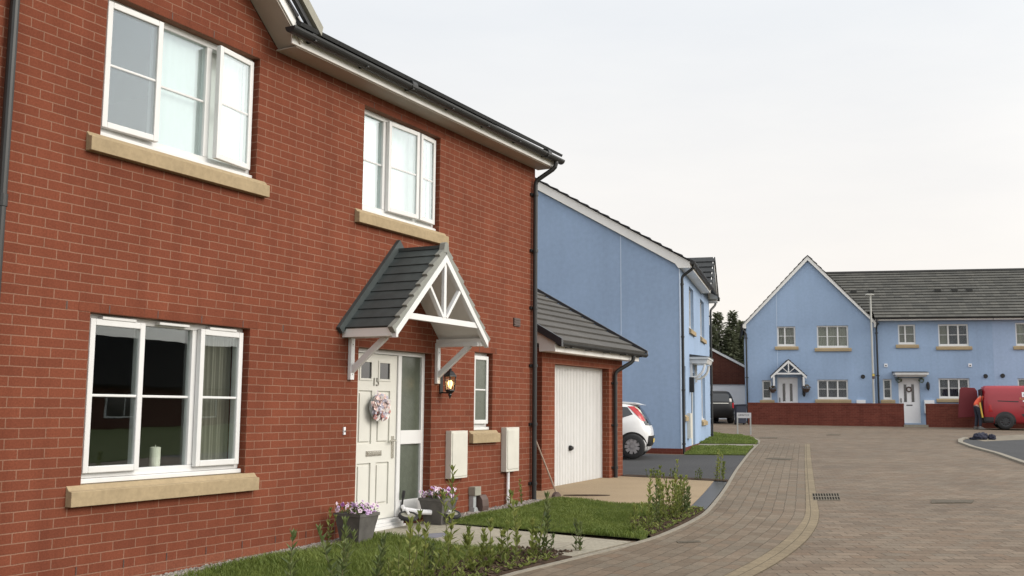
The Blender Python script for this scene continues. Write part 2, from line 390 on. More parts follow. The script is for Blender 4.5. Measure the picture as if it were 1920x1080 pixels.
def gutter(mb, x0, x1, y, z, r=.055, seg=10):
    poly = [(y + r * cos(a), z + r * sin(a)) for a in [pi + pi * k / seg for k in range(seg + 1)]]
    inner = [(y + (r - .006) * cos(a), z + .002 + (r - .006) * sin(a)) for a in [2 * pi - pi * k / seg for k in range(seg + 1)]]
    n = len(poly); full = poly + inner; b = len(mb.v)
    for d in (x0, x1):
        for (p, q) in full: mb.v.append((d, p, q))
    N2 = len(full)
    for i in range(N2):
        j = (i + 1) % N2; mb.f.append([b + i, b + j, b + N2 + j, b + N2 + i]); mb.m.append(mb.mi); mb.uv.append([(0, 0)] * 4)
    for d0 in (0, N2):      # stop ends
        mb.f.append([b + d0 + i for i in range(n)]); mb.m.append(mb.mi); mb.uv.append([(0, 0)] * n)
def window(par, x0, x1, z0, z1, lights, y=.09, fw=.058, sill=None, sill_w=.13, curtain_or_backing=None, glass='glass', cill=True, bar=True, vents=False, frame_m='upvc', tiny=False, inner=True):
    """lights: list of (fraction, kind, angle); kind 'F' fixed, 'L'/'R' casement hinged left / right"""
    f = MB(); dp = .07
    bz = z0 + (.05 if cill else 0)
    f.box(x0, x0 + fw, y, y + dp, bz, z1); f.box(x1 - fw, x1, y, y + dp, bz, z1)
    f.box(x0 + fw, x1 - fw, y, y + dp, bz, bz + fw); f.box(x0 + fw, x1 - fw, y, y + dp, z1 - fw, z1)
    if cill: f.box(x0 - .0, x1 + .0, y - .045, y + dp, z0 + .012, bz - .001)
    tot = sum(l[0] for l in lights); W = x1 - x0; cur = x0; rng = []
    for i, l in enumerate(lights):
        nx = cur + W * l[0] / tot
        a = cur + (fw if i == 0 else .032); b = nx - (fw if i == len(lights) - 1 else .032)
        rng.append((a, b)); cur = nx
        if i < len(lights) - 1: f.box(nx - .032, nx + .032, y, y + dp, bz + fw, z1 - fw)
    c, d = bz + fw, z1 - fw; mid = (c + d) / 2 + (0.0)
    if bar:
        for (a, b), l in zip(rng, lights):
            if l[1] == 'F': f.box(a, b, y + .022, y + .05, mid - .011, mid + .011)
    w = f.build('window', M[frame_m], par, bevel=0 if tiny else .006)
    pf = MB(); npf = 0
    for (a, b), l in zip(rng, lights):
        if l[1] == 'F':
            pf.box(a, b, y + .03, y + .046, c, d); npf += 1
        else:
            s = MB(); sw = .052; o = .016
            L = a - o; Rr = b + o; hx = L if l[1] == 'L' else Rr
            A, B = L - hx, Rr - hx; C0, D0 = c - o, d + o
            y0, y1 = -.022, -.002
            s.box(A, A + sw, y0, y1 + .03, C0, D0); s.box(B - sw, B, y0, y1 + .03, C0, D0)
            s.box(A + sw, B - sw, y0, y1 + .03, C0, C0 + sw); s.box(A + sw, B - sw, y0, y1 + .03, D0 - sw, D0)
            if bar: s.box(A + sw, B - sw, y0 + .012, y1 + .018, mid - .011, mid + .011)
            ang = -l[2] if l[1] == 'L' else l[2]
            # shift the closed sash a little so that its back does not sink into the frame
            so = s.build('sash', M[frame_m], w, loc=(hx, y - .030, 0), rz=radians(ang), bevel=0 if tiny else .006)
            pp = MB(); pp.box(A + sw - .004, B - sw + .004, y0 + .016, y1 + .012, C0 + sw - .004, D0 - sw + .004)
            pp.build('pane', M[glass], w, loc=(hx, y - .030, 0), rz=radians(ang))
    if npf: pf.build('pane', M[glass], w)
    if vents:
        for (a, b) in rng: MB().box((a + b) / 2 - .17, (a + b) / 2 + .17, y - .062, y + .001, z1 - .043, z1 - .020).build('trickle_vent', M['upvc'], w, bevel=.004)
    if sill is not None:
        s = MB(); e = sill_w
        s.prism([(-.065, z0 - .15), (y + .10, z0 - .15), (y + .10, z0 + .010), (-.0, z0 + .008), (-.032, z0 - .028), (-.065, z0 - .036)], 'x', x0 - e, x1 + e)
        s.build('sill', M['sill'], w, bevel=.004)
    if curtain_or_backing:
        for (ca, cb, cm, cy) in curtain_or_backing:
            s = MB(); n = 60
            xs = [ca + (cb - ca) * k / n for k in range(n + 1)]
            am = .25 if cm == 'curtain' else 1.0; ys = [y + cy + am * (.012 * sin(k * 1.3) + .008 * sin(k * .53)) for k in range(n + 1)]
            for k in range(n): s.face([(xs[k], ys[k], z0 + .02), (xs[k + 1], ys[k + 1], z0 + .02), (xs[k + 1], ys[k + 1], z1), (xs[k], ys[k], z1)])
            for k in range(n): s.face([(xs[k], ys[k] + .004, z0 + .02), (xs[k], ys[k] + .004, z1), (xs[k + 1], ys[k + 1] + .004, z1), (xs[k + 1], ys[k + 1] + .004, z0 + .02)])
            s.build('curtain', M[cm], w)  # cloth in some windows, elsewhere a sheet standing for the unlit room
    return w
def downpipe(par, x, y, z0, z1, zoff, yoff, r=.034, xoff=0.0, m='gutter', clips=4, wall_y=0.0):
    d = MB(); pts = [(x + xoff, yoff, zoff), (x + xoff, yoff, z1 + .20 if zoff > z1 + .25 else z1 + .12), (x, y, z1), (x, y, z0)]
    # rounded swan neck
    P = [Vector(p) for p in pts]; out = [P[0]]
    for i in (1, 2):
        a = P[i] + (P[i - 1] - P[i]).normalized() * .06; b = P[i] + (P[i + 1] - P[i]).normalized() * .06
        out += [a, (a + b) / 4 + P[i] / 2, b]
    out.append(P[3]); d.tube(out, r, 12)
    for k in range(clips):
        z = z0 + .3 + (z1 - z0 - .5) * k / max(1, clips - 1)
        d.tube([(x, y, z - .02), (x, y, z + .02)], r + .010, 12)
        d.box(x - .075, x + .075, (y + wall_y) / 2 - .001, wall_y, z - .018, z + .018)
    return d.build('downpipe', M[m], par, smooth=False)
# ================================================================= MAIN BRICK HOUSE
BH = thing('brick_house', (0, 0, 0), 0, 'red brick house filling the left of the photo, white door under a small gabled canopy', 'house')
XL, XR, ZT = -5.6, 5.85, 5.0; DPC = .145
H_low = (-1.80, 0.0, .82, 2.17); H_up = (-1.80, 0.0, 3.595, 4.795)
H_sm = (1.6875, 3.2625, 3.595, 4.795); H_dr = (1.6875, 3.15, .12, 2.095); H_sl = (4.165, 4.64, 1.15, 2.17)
mb = MB(); wall_grid(mb, XL, XR, -.3, ZT, [H_low, H_up, H_sm, H_dr, H_sl])
GC, GH = -.95, 1.15                                     # small front gable: centre and half width
mb.prism([(GC - GH, ZT), (GC + GH, ZT), (GC, ZT + GH * .865)], 'y', 0, .3)
mb.face([(XR, 0, -.3), (XR, 9, -.3), (XR, 9, ZT), (XR, 0, ZT)])
mb.face([(XR, 0, ZT), (XR, 9, ZT), (XR, 4.5, ZT + 2.55)])
mb.face([(XL, 0, -.3), (XL, 0, ZT), (XL, 9, ZT), (XL, 9, -.3)])
mb.face([(XL, 9, -.3), (XL, 9, ZT), (XR, 9, ZT), (XR, 9, -.3)])
mb.build('wall', M['brick'], BH)
# bricks on end over the openings (flush heads read as a slightly darker course)
for h in (H_low, H_up, H_sm, H_sl):
    mb = MB(); mb.box(h[0] - .11, h[1] + .11, -.0025, .05, h[3] + .001, h[3] + .0735); mb.build('lintel_course', M['brick_lintel'], BH)
mb = MB()
mb.box(XL + .3, XR - .3, 3.4, 3.5, .02, ZT); mb.box(XL + .3, XR - .3, .31, 3.4, 2.42, 2.62); mb.box(XL + .3, XR - .3, .31, 3.4, ZT - .1, ZT - .02)
mb.box(XL + .3, XR - .3, .31, 3.4, .0, .06); mb.box(-2.6, -2.5, .31, 3.4, .06, ZT - .1); mb.box(.6, .7, .31, 3.4, .06, ZT - .1); mb.box(3.7, 3.8, .31, 3.4, .06, ZT - .1); mb.box(5.4, 5.5, .31, 3.4, .06, ZT - .1)
mb.build('interior_wall', M['room'], BH)
WV = [(x, 2.207) for x in (-2.02, -1.62, -1.12, -.62, -.10, .46)] + [(x, 4.832) for x in (-1.62, -1.12, -.62, -.12, 1.86, 2.4, 2.95)] + [(4.28, 2.207), (4.72, 2.207)] + [(x, DPC + .037) for x in (-1.8, -1.35, -.9, -.45, 0, .45, .9, 1.35)]
for (x, z) in WV: MB().box(x - .0045, x + .0045, -.0045, .01, z - .031, z + .031).build('weep_vent', M['brown'], BH)
M['brick_low'] = brickmat('paler_brick_below_damp_course', (.245, .088, .052), (.205, .070, .042), (.27, .15, .105))
for (a, b) in ((XL, 1.68), (3.158, XR)): MB().box(a, b, -.003, .02, -.3, DPC).build('plinth_course', M['brick_low'], BH)
# roof, fascia, soffit, gutter
mb = MB()
up = Vector((0, 4.85, 2.70)); n = Vector((0, -2.70, 4.85))
roof_slope(mb, (GC + GH - .05, -.36, 5.13), (XR + .16, -.36, 5.13), up, n, up.length, .30, .03)
roof_slope(mb, (XL - .1, -.36, 5.13), (GC - GH + .05, -.36, 5.13), up, n, up.length, .30, .03)
roof_slope(mb, (GC - GH + .05, 1.2, 5.998), (GC + GH - .05, 1.2, 5.998), up, n, up.length - 1.785, .30, .03)
up2 = Vector((0, -4.85, 2.70)); n2 = Vector((0, 2.70, 4.85))
roof_slope(mb, (XR + .16, 9.34, 5.13), (XL - .1, 9.34, 5.13), up2, n2, up2.length, .30, .03)
for sgn in (1, -1):                                       # the little front gable's own slopes
    e = Vector((GC + sgn * (GH + .16), 0, 5.02)); u3 = Vector((-sgn, 0, .865)); n3 = Vector((sgn * .865, 0, 1))
    a = Vector((e.x, -.33, e.z)); b = Vector((e.x, 1.6, e.z))
    if sgn < 0: a, b = b, a
    roof_slope(mb, a, b, u3, n3, (GH + .16) * 1.322, .3, .03)
mb.build('roof', M['tile_dark'], BH)
mb = MB()
for (a, b) in ((GC + GH - .06, XR + .10), (XL - .05, GC - GH + .06)):
    mb.box(a, b, -.272, -.252, 4.955, 5.10)
for sgn in (1, -1):                                       # raking bargeboards
    lo = Vector((GC + sgn * (GH + .05), -.29, 4.995)); hi = Vector((GC, -.29, 4.995 + (GH + .05) * .865))
    d = (hi - lo).normalized(); nn = Vector((sgn * .865, 0, 1)).normalized()
    c = [lo, hi, hi + Vector((0, 0, .19)), lo + nn * .145]
    mb.prism([(p.x, p.z) for p in c], 'y', -.302, -.282)
# boarded verge at the right-hand gable end
mb.prism([(-.25, 4.955), (-.25, 5.12), (4.5, 7.76), (4.5, 7.55), (.0, 5.0)], 'x', XR + .085, XR + .105)
mb.build('fascia', M['soffit'], BH, bevel=.004)
mb = MB()
for (a, b) in ((GC + GH + .02, XR + .085), (XL, GC - GH - .02)): mb.box(a, b, -.252, -.001, 4.945, 4.958)
for sgn in (1, -1):
    lo = Vector((GC + sgn * (GH + .045), 0, 4.985)); hi = Vector((GC, 0, 4.985 + (GH + .045) * .865))
    mb.face([(lo.x, -.29, lo.z), (hi.x, -.29, hi.z), (hi.x, -.001, hi.z), (lo.x, -.001, lo.z)])
    mb.face([(lo.x, -.29, lo.z - .012), (lo.x, -.001, lo.z - .012), (hi.x, -.001, hi.z - .012), (hi.x, -.29, hi.z - .012)])
    mb.face([(lo.x, -.29, lo.z - .012), (hi.x, -.29, hi.z - .012), (hi.x, -.29, hi.z), (lo.x, -.29, lo.z)])
M['soffit_board'] = plain('beige_soffit_board', (.40, .355, .30), .6, .06, 4)  # white board with the shade under the eaves put into its colour
mb.build('soffit', M['soffit_board'], BH)
mb = MB()
for sgn in (1, -1):                                       # dry verge capping, dark under the tile and grey outside
    lo = Vector((GC + sgn * (GH + .22), 0, 5.085)); hi = Vector((GC, 0, 5.085 + (GH + .22) * .865))
    mb.mi = 1; mb.prism([(lo.x, lo.z - .025), (hi.x, hi.z - .035), (hi.x, hi.z + .03), (lo.x, lo.z + .028)], 'y', -.345, -.303)
    mb.mi = 0; mb.prism([(lo.x + sgn * .035, lo.z + .030), (hi.x, hi.z + .06), (hi.x, hi.z + .20), (lo.x + sgn * .055, lo.z + .125)], 'y', -.375, -.29)
mb.build('verge_capping', [M['greybox'], M['gutter']], BH)
mb = MB()
gutter(mb, XL - .1, GC - GH + .10, -.335, 5.078); mb.build('gutter', M['gutter'], BH); mb = MB(); gutter(mb, GC + GH - .17, XR + .19, -.335, 5.078, .062)
x = GC + GH + .15
while x < XR + .1:
    mb.box(x - .012, x + .012, -.395, -.272, 5.022, 5.034); mb.lathe([(.062, -.02), (.062, .02)], 14, (x, -.335, 5.085), 'x') if False else None
    x += .86
for xx in (2.1, 5.55):                                    # union brackets
    mb.tube([(xx - .05, -.335, 5.075), (xx + .05, -.335, 5.075)], .066, 14)
mb.build('gutter', M['gutter'], BH)
downpipe(BH, 5.76, -.055, .10, 4.74, 5.05, -.335, xoff=.10, clips=6)
downpipe(BH, -2.66, -.055, -.1, 4.74, 5.05, -.335, clips=0)
mb = MB(); mb.tube([(-2.66, -.055, 2.86), (-2.66, -.055, 2.95)], .041, 14); mb.build('pipe_collar', M['gutter'], BH)
# windows
window(BH, *H_low, [(1.02, 'L', 0.3), (1, 'F', 0), (1, 'R', 0.3)], sill=True, vents=True,
       curtain_or_backing=[(-.58, -.02, 'curtain_grey', .11), (-1.79, -1.70, 'curtain_grey', .11)])
window(BH, *H_up, [(1.05, 'L', 2.0), (1, 'F', 0), (.95, 'R', 7.0)], sill=True, glass='glass_up', curtain_or_backing=[(-1.13, -.04, 'curtain', .10)])
window(BH, *H_sm, [(.92, 'F', 0), (1.1, 'L', 3), (.75, 'R', 4.5)], sill=True, glass='glass_up', curtain_or_backing=[(1.72, 3.22, 'curtain', .10)])
window(BH, *H_sl, [(1, 'R', .3)], sill=True, sill_w=.12, glass='obscure')
# front door
y = .10
fr = MB(); a, b, c, d = H_dr
fr.box(a, a + .05, y, y + .08, c + .08, d); fr.box(b - .06, b, y, y + .08, c + .08, d); fr.box(a + .05, b - .06, y, y + .08, d - .05, d)
fr.box(2.595, 2.665, y, y + .08, c + .08, d - .05); fr.box(2.665, b - .06, y, y + .08, c + .08, .38); fr.box(2.665, b - .06, y, y + .08, 1.02, 1.18)
dfm = fr.build('door_frame', M['upvc'], BH, bevel=.006)
th = MB(); th.box(a - .02, 2.62, -.03, y + .08, .10, .135); th.box(a, 2.6, -.008, y + .07, .1355, .165); th.box(a + .01, 2.59, .025, y + .06, .1655, .20)
th.build('door_threshold', M['upvc'], dfm, bevel=.004)
sl = MB(); sl.box(2.66, b - .055, y + .03, y + .05, .375, 1.025); sl.box(2.66, b - .055, y + .03, y + .05, 1.175, d - .045)
sl.build('sidelight_pane', M['obscure'], dfm)
dr = MB(); A, B, Cz, Dz = a + .055, 2.59, .205, d - .055; W = B - A
# door leaf as a grid around its recessed panels
x0, x1, x2, x3 = A + .135, A + .375, A + W - .375, A + W - .135
holes = [(x0 + .015, x1 - .03, 1.765, 1.945), (x2 + .03, x3 - .015, 1.765, 1.945)]
yy = y + .02
pan = [(x0 - .02, x1 + .0, .98, 1.42), (x2 - .0, x3 + .02, .98, 1.42), (x0 - .02, x1, .34, .80), (x2, x3 + .02, .34, .80)]
pan = [(x0 - .01, x1, 1.04, 1.63), (x2, x3 + .01, 1.04, 1.63), (x0 - .01, x1, .36, .83), (x2, x3 + .01, .36, .83)]
wall_grid(dr, A, B, Cz, Dz, holes + pan, .022, yy)
for (p, q, r_, s_) in pan:
    dr.face([(p, yy + .020, r_), (q, yy + .020, r_), (q, yy + .020, s_), (p, yy + .020, s_)])
    i_ = .028; o = yy + .002
    dr.box(p + i_, q - i_, o, yy + .019, r_ + i_, s_ - i_)
for (p, q, r_, s_) in holes:                              # raised mouldings round the small lights
    for bx in ((p - .025, p, r_ - .025, s_ + .025), (q, q + .025, r_ - .025, s_ + .025), (p, q, r_ - .025, r_), (p, q, s_, s_ + .025)):
        dr.box(bx[0], bx[1], yy - .010, yy - .0005, bx[2], bx[3])
dr.box(A, B, yy + .023, yy + .045, Cz, Dz)
door = dr.build('door', M['door_cream'], BH, bevel=.003)
for (p, q, r_, s_) in holes: MB().box(p, q, yy + .006, yy + .02, r_, s_).build('door_light', M['carglass'], door)
hd = MB(); hd.box(B - .085, B - .045, yy - .012, yy - .001, .87, 1.12); hd.tube([(B - .065, yy - .012, 1.07), (B - .065, yy - .05, 1.07), (B - .18, yy - .055, 1.065)], .011, 8)
hd.build('door_handle', M['chrome'], door)
lb = MB(); lb.box(A + W / 2 - .145, A + W / 2 + .145, yy - .010, yy - .001, .905, .965); lb.box(A + W / 2 - .12, A + W / 2 + .12, yy - .016, yy - .0105, .917, .953)
lb.build('letter_slot', M['chrome'], door, bevel=.004)
M['number_grey'] = plain('brushed_number', (.20, .19, .16), .4, .1)
def text(name, body, size, mat, parent, loc, rot, depth=.002, align='CENTER'):
    cu = bpy.data.curves.new(name, 'FONT'); cu.body = body; cu.size = size; cu.extrude = depth; cu.align_x = align; cu.align_y = 'CENTER'
    o = bpy.data.objects.new(name, cu); COL.objects.link(o)
    bpy.context.view_layer.update()
    me = bpy.data.meshes.new_from_object(o.evaluated_get(bpy.context.evaluated_depsgraph_get()))
    bpy.data.objects.remove(o)
    me.materials.clear(); me.materials.append(mat)
    t = bpy.data.objects.new(name, me); COL.objects.link(t); t.location = loc; t.rotation_euler = rot; t.parent = parent
    return t
text('house_number', '15', .13, M['number_grey'], door, (A + W / 2 + .01, yy - .005, 1.725), (pi / 2, 0, 0), .004)
# fittings on the wall
mb = MB(); mb.box(3.49, 3.88, -.082, 0, .585, 1.165); mb.box(3.515, 3.855, -.090, -.0825, .61, 1.14); mb.build('meter_box', M['meter'], BH, bevel=.006)
mb = MB(); mb.box(4.89, 5.25, -.085, 0, .60, 1.19); mb.box(4.915, 5.225, -.093, -.0855, .635, 1.155); mb.build('meter_box', M['meter'], BH, bevel=.006)
mb = MB(); mb.tube([(5.02, -.04, .06), (5.02, -.04, .60)], .021, 10); mb.tube([(5.02, -.04, .22), (5.02, -.04, .27)], .026, 10); mb.build('meter_pipe', M['white_paint'], BH)
mb = MB(); mb.box(4.05, 4.20, -.10, 0, .345, .455); mb.build('service_box', M['greybox'], BH, bevel=.006)
mb = MB(); mb.box(4.06, 4.13, -.07, 0, .20, .344); mb.prism([(4.06, .20), (4.13, .20), (4.24, .05), (4.24, -.05), (4.06, -.05)], 'y', -.085, -.001); mb.build('cable_cover', M['greypipe'], BH, bevel=.006)
mb = MB(); pts = [(4.235 + .0, .11)]
prof = [(0.0, .10), (-.10, .10), (-.135, .14), (-.145, .21), (-.135, .29), (-.10, .345), (0.0, .345)]
mb.prism([(p, q) for (p, q) in prof], 'x', 4.17, 4.33); mb.build('flue_cover', M['brown'], BH, bevel=.008)
mb = MB(); mb.box(5.205, 5.385, -.02, 0, 2.585, 2.70); mb.box(5.215, 5.375, -.026, -.0205, 2.60, 2.615); mb.box(5.215, 5.375, -.026, -.0205, 2.635, 2.65); mb.box(5.215, 5.375, -.026, -.0205, 2.67, 2.685); mb.build('vent_grille', M['brown'], BH)
mb = MB(); mb.box(1.447, 1.477, -.018, 0, 1.155, 1.235); mb.mi = 1; mb.box(1.454, 1.470, -.022, -.0185, 1.18, 1.20); mb.build('doorbell', [M['white_paint'], M['black']], BH, bevel=.003)
mb = MB(); mb.tube([(5.98, .12, .08), (5.98, .12, .31)], .05, 14); mb.build('drain_stub', M['bollard'], BH)
# wall lantern
lx, ly, lz = 3.355, -.135, 1.73
mb = MB()
def hexring(r, z, k=6): return [(lx + r * cos(pi / k + 2 * pi * i / k), ly + r * sin(pi / k + 2 * pi * i / k), z) for i in range(k)]
def stack(m, rings):
    for r0, r1 in zip(rings, rings[1:]):
        k = len(r0)
        for i in range(k):
            j = (i + 1) % k; m.face([r0[i], r0[j], r1[j], r1[i]])
stack(mb, [hexring(.012, 1.935), hexring(.022, 1.915), hexring(.018, 1.90), hexring(.05, 1.88), hexring(.088, 1.835), hexring(.092, 1.825), hexring(.075, 1.82), hexring(.0, 1.82)])
stack(mb, [hexring(0, 1.665), hexring(.062, 1.665), hexring(.066, 1.655), hexring(.05, 1.635), hexring(.02, 1.615), hexring(.026, 1.60), hexring(.016, 1.585), hexring(.004, 1.555)])
for p, q in zip(hexring(.058, 1.66), hexring(.076, 1.822)): mb.bar(p, q, .009, .009, (0, 1, .01))
mb.box(lx - .035, lx + .035, -.012, 0, 1.62, 1.86); mb.bar((lx, -.01, 1.86), (lx, ly, 1.845), .016, .016); mb.bar((lx, -.01, 1.63), (lx, ly + .02, 1.625), .016, .016)
lan = mb.build('wall_lantern', M['black'], BH)
gm = MB(); stack(gm, [hexring(.055, 1.662), hexring(.072, 1.822)]); gm.build('lantern_glass', M['lampglass'], lan)
bm_ = MB(); bm_.lathe([(0, 1.675), (.012, 1.68), (.014, 1.70), (.026, 1.725), (.030, 1.745), (.022, 1.77), (0, 1.785)], 14, (lx, ly, 0)); bm_.build('lantern_bulb', M['bulb'], lan, smooth=True)
# door canopy
cx, apz, evz, hw, pr = 2.36, 3.235, 2.275, .975, .68
can = MB()
for sgn in (-1, 1):
    e = Vector((cx + sgn * hw, 0, evz)); u3 = Vector((-sgn * hw, 0, apz - evz)); n3 = Vector((sgn * (apz - evz), 0, hw))
    a_ = Vector((e.x, -pr + .06, e.z)); b_ = Vector((e.x, -.05, e.z))
    if sgn < 0: a_, b_ = b_, a_
    roof_slope(can, a_, b_, u3, n3, u3.length, .152, .013)
can.box(cx - .03, cx + .03, -pr + .06, -.05, apz - .012, apz + .026)
canopy = can.build('door_canopy', M['grp'], BH)
t = MB(); uu = Vector((-hw, 0, apz - evz)).normalized()
for sgn in (-1, 1):
    d_ = Vector((-sgn * hw, 0, apz - evz)).normalized(); nn = Vector((sgn * (apz - evz), 0, hw)).normalized()
    lo = Vector((cx + sgn * (hw + .02), 0, evz - .03)); hi = Vector((cx, 0, apz - .0))
    # scalloped outer trim at the front edge
    k = 8
    for i in range(k):
        p = lo + (hi - lo) * (i / k); q = lo + (hi - lo) * ((i + 1) / k)
        t.prism([(p.x - nn.x * .055, p.z - nn.z * .055), (q.x - nn.x * .055, q.z - nn.z * .055), (q.x + nn.x * .006, q.z + nn.z * .006), (p.x + nn.x * .034, p.z + nn.z * .034)], 'y', -pr, -pr + .062)
t.prism([(cx - .06, apz - .06), (cx + .06, apz - .06), (cx + .035, apz + .045), (cx, apz + .06), (cx - .035, apz + .045)], 'y', -pr - .003, -pr + .065)
t.build('canopy_trim', M['grp_trim'], canopy)
t = MB()
for sgn in (-1, 1):                                       # upstand against the brickwork
    nn = Vector((sgn * (apz - evz), 0, hw)).normalized(); lo = Vector((cx + sgn * (hw + .04), 0, evz - .06)); hi = Vector((cx, 0, apz))
    t.prism([(lo.x, lo.z), (hi.x, hi.z), (hi.x, hi.z + .13), (lo.x + nn.x * .085, lo.z + nn.z * .085)], 'y', -.05, -.001)
t.build('canopy_flashing', M['grp'], canopy)
t = MB()
def cx_at(z, sgn): return cx + sgn * hw * (apz - z) / (apz - evz)
yb0, yb1 = -pr + .004, -pr + .045
for sgn in (-1, 1):
    nn = Vector((sgn * (apz - evz), 0, hw)).normalized(); lo = Vector((cx + sgn * (hw - .02), 0, evz - .115)); hi = Vector((cx, 0, apz - .085))
    t.prism([(lo.x, lo.z), (hi.x, hi.z - .09), (hi.x, hi.z), (lo.x + sgn * .0, lo.z + .085)], 'y', yb0 - .012, yb1 - .001)
    t.bar((cx + sgn * .03, (yb0 + yb1) / 2, 2.44), (cx_at(2.84, sgn) - sgn * .06, (yb0 + yb1) / 2, 2.80), .036, .05, (0, 1, 0))
t.box(cx_at(2.42, -1) + .06, cx_at(2.42, 1) - .06, yb0, yb1, 2.375, 2.44)
t.box(cx - .025, cx + .025, yb0 + .001, yb1 - .001, 2.4405, apz - .17)
t.build('canopy_truss', M['upvc'], canopy, bevel=.003)
t = MB()
for sgn in (-1, 1):                                       # boarded underside and side boxes
    a_ = Vector((cx + sgn * (hw - .02), 0, evz - .02)); b_ = Vector((cx, 0, apz - .045))
    q = [(a_.x, -pr + .05, a_.z), (b_.x, -pr + .05, b_.z), (b_.x, -.002, b_.z), (a_.x, -.002, a_.z)]
    t.face(q if sgn > 0 else q[::-1])
    t.box(cx + sgn * (hw - .01), cx + sgn * (hw - .10), -pr + .05, -.002, evz - .095, evz - .005)
t.build('canopy_soffit', M['soffit'], canopy)
for bx in (1.535, 3.245):
    t = MB(); t.box(bx - .032, bx + .032, -.042, -.001, 1.735, 2.175); t.box(bx - .032, bx + .032, -.60, -.001, 2.1755, 2.225)
    t.bar((bx, -.03, 1.83), (bx, -.47, 2.185), .05, .06, (0, 1, 1))
    t.mi = 1
    for zz in (1.79, 2.11): t.lathe([(0, -.046), (.008, -.046), (.008, -.0425)], 8, (bx, 0, zz), 'y')
    t.build('canopy_bracket', [M['upvc'], M['steel']], canopy, bevel=.003)
# ================================================================= GARAGE BESIDE IT
GA = thing('brick_garage', (7.0, .45, .15), 0, 'red brick garage with white up-and-over door beside the red brick house', 'garage')
o = MB()
def sh(p): return (p[0] - 7.0, p[1] - .45, p[2] - .15)
class MBG(MB):
    def build(s, *a, **k):
        s.v = [sh(p) for p in s.v]; return MB.build(s, *a, **k)
M['brick_g'] = brickmat('red_brick_garage', (0.200, 0.062, 0.035), (0.178, 0.055, 0.032), (0.275, 0.148, 0.102), zoff=2.17 - .15)
mb = MBG(); wall_grid(mb, 7.0, 10.27, -.1, 2.36, [(7.45, 9.65, -.1, 2.16)], .22, .45)
rzg = 2.36 + 2.75 * .554
for xx, f in ((7.0, 1), (10.27, 0)):
    q = [(xx, .45, -.1), (xx, 6, -.1), (xx, 6, 2.36), (xx, .45, 2.36)]; mb.face(q if not f else q[::-1])
    q = [(xx, .45, 2.36), (xx, 6, 2.36), (xx, 3.2, rzg)]; mb.face(q if not f else q[::-1])
mb.face([(7.0, 6, -.1), (7.0, 6, 2.36), (10.27, 6, 2.36), (10.27, 6, -.1)])
mb.build('wall', M['brick_g'], GA)
mb = MBG(); up = Vector((0, 1, .554)); n = Vector((0, -.554, 1))
roof_slope(mb, (6.93, .10, 2.475), (10.55, .10, 2.475), up, n, 3.1 * 1.143, .30, .032)
roof_slope(mb, (10.55, 6.3, 2.475), (6.93, 6.3, 2.475), Vector((0, -1, .554)), Vector((0, .554, 1)), 3.1 * 1.143, .30, .032)
mb.build('roof', M['tile'], GA)
mb = MBG(); mb.box(6.95, 10.48, .20, .222, 2.325, 2.45); mb.box(6.95, 10.46, .222, .449, 2.33, 2.345)
mb.prism([(.20, 2.33), (.20, 2.47), (3.2, 4.13), (3.2, 3.96), (.48, 2.45), (.48, 2.33)], 'x', 6.945, 6.965)
mb.prism([(.20, 2.33), (.20, 2.47), (3.2, 4.13), (3.2, 3.96), (.48, 2.45), (.48, 2.33)], 'x', 10.46, 10.48)
mb.build('fascia', M['soffit'], GA, bevel=.004)
mb = MBG(); gutter(mb, 6.98, 10.62, .13, 2.462, .06)
for k in range(5): mb.box(7.3 + .75 * k, 7.34 + .75 * k, .07, .2, 2.395, 2.41)
mb.build('gutter', M['gutter'], GA)
mb = MBG(); mb.prism([(.06, 2.40), (.06, 2.52), (3.2, 4.29), (3.2, 4.17)], 'x', 6.885, 6.944); mb.build('verge_capping', M['gutter_grey'], GA)
mb = MBG(); mb.prism([(.06, 2.46), (.06, 2.525), (3.2, 4.275), (3.2, 4.215)], 'x', 10.52, 10.57); mb.build('verge_capping', M['gutter_grey'], GA)
pp = downpipe(GA, 9.82 - 7.0, .40 - .45, -.03, 1.96, 2.29, .13 - .45, r=.036, xoff=.20, clips=3)
mb = MBG(); NR = 36; xa, xb = 7.47, 9.63; st = (xb - xa) / NR
prof = []
for k in range(NR):
    x0 = xa + k * st; prof += [(x0, .60), (x0 + st * .38, .60), (x0 + st * .5, .618), (x0 + st * .88, .618)]
prof.append((xb, .60)); prof += [(xb, .64), (xa, .64)]
mb.prism(prof, 'z', .20, 2.13)
gd = mb.build('garage_door', M['upvc'], GA)
mb = MBG(); mb.box(7.45, 7.47, .585, .65, .14, 2.16); mb.box(9.63, 9.65, .585, .65, .14, 2.16); mb.box(7.47, 9.63, .585, .65, 2.13, 2.16); mb.box(7.47, 9.63, .59, .65, .165, .1995); mb.build('door_frame', M['upvc'], gd)
mb = MBG(); mb.lathe([(0, .545), (.035, .55), (.045, .575), (.045, .60)], 16, (8.32, 0, .80), 'y'); mb.bar((8.30, .56, .80), (8.39, .56, .80), .014, .05); mb.build('door_handle', M['black'], gd)
mb = MBG(); mb.box(7.3, 9.8, .25, .66, .02, .163); mb.build('threshold_slab', M['kerb'], gd)
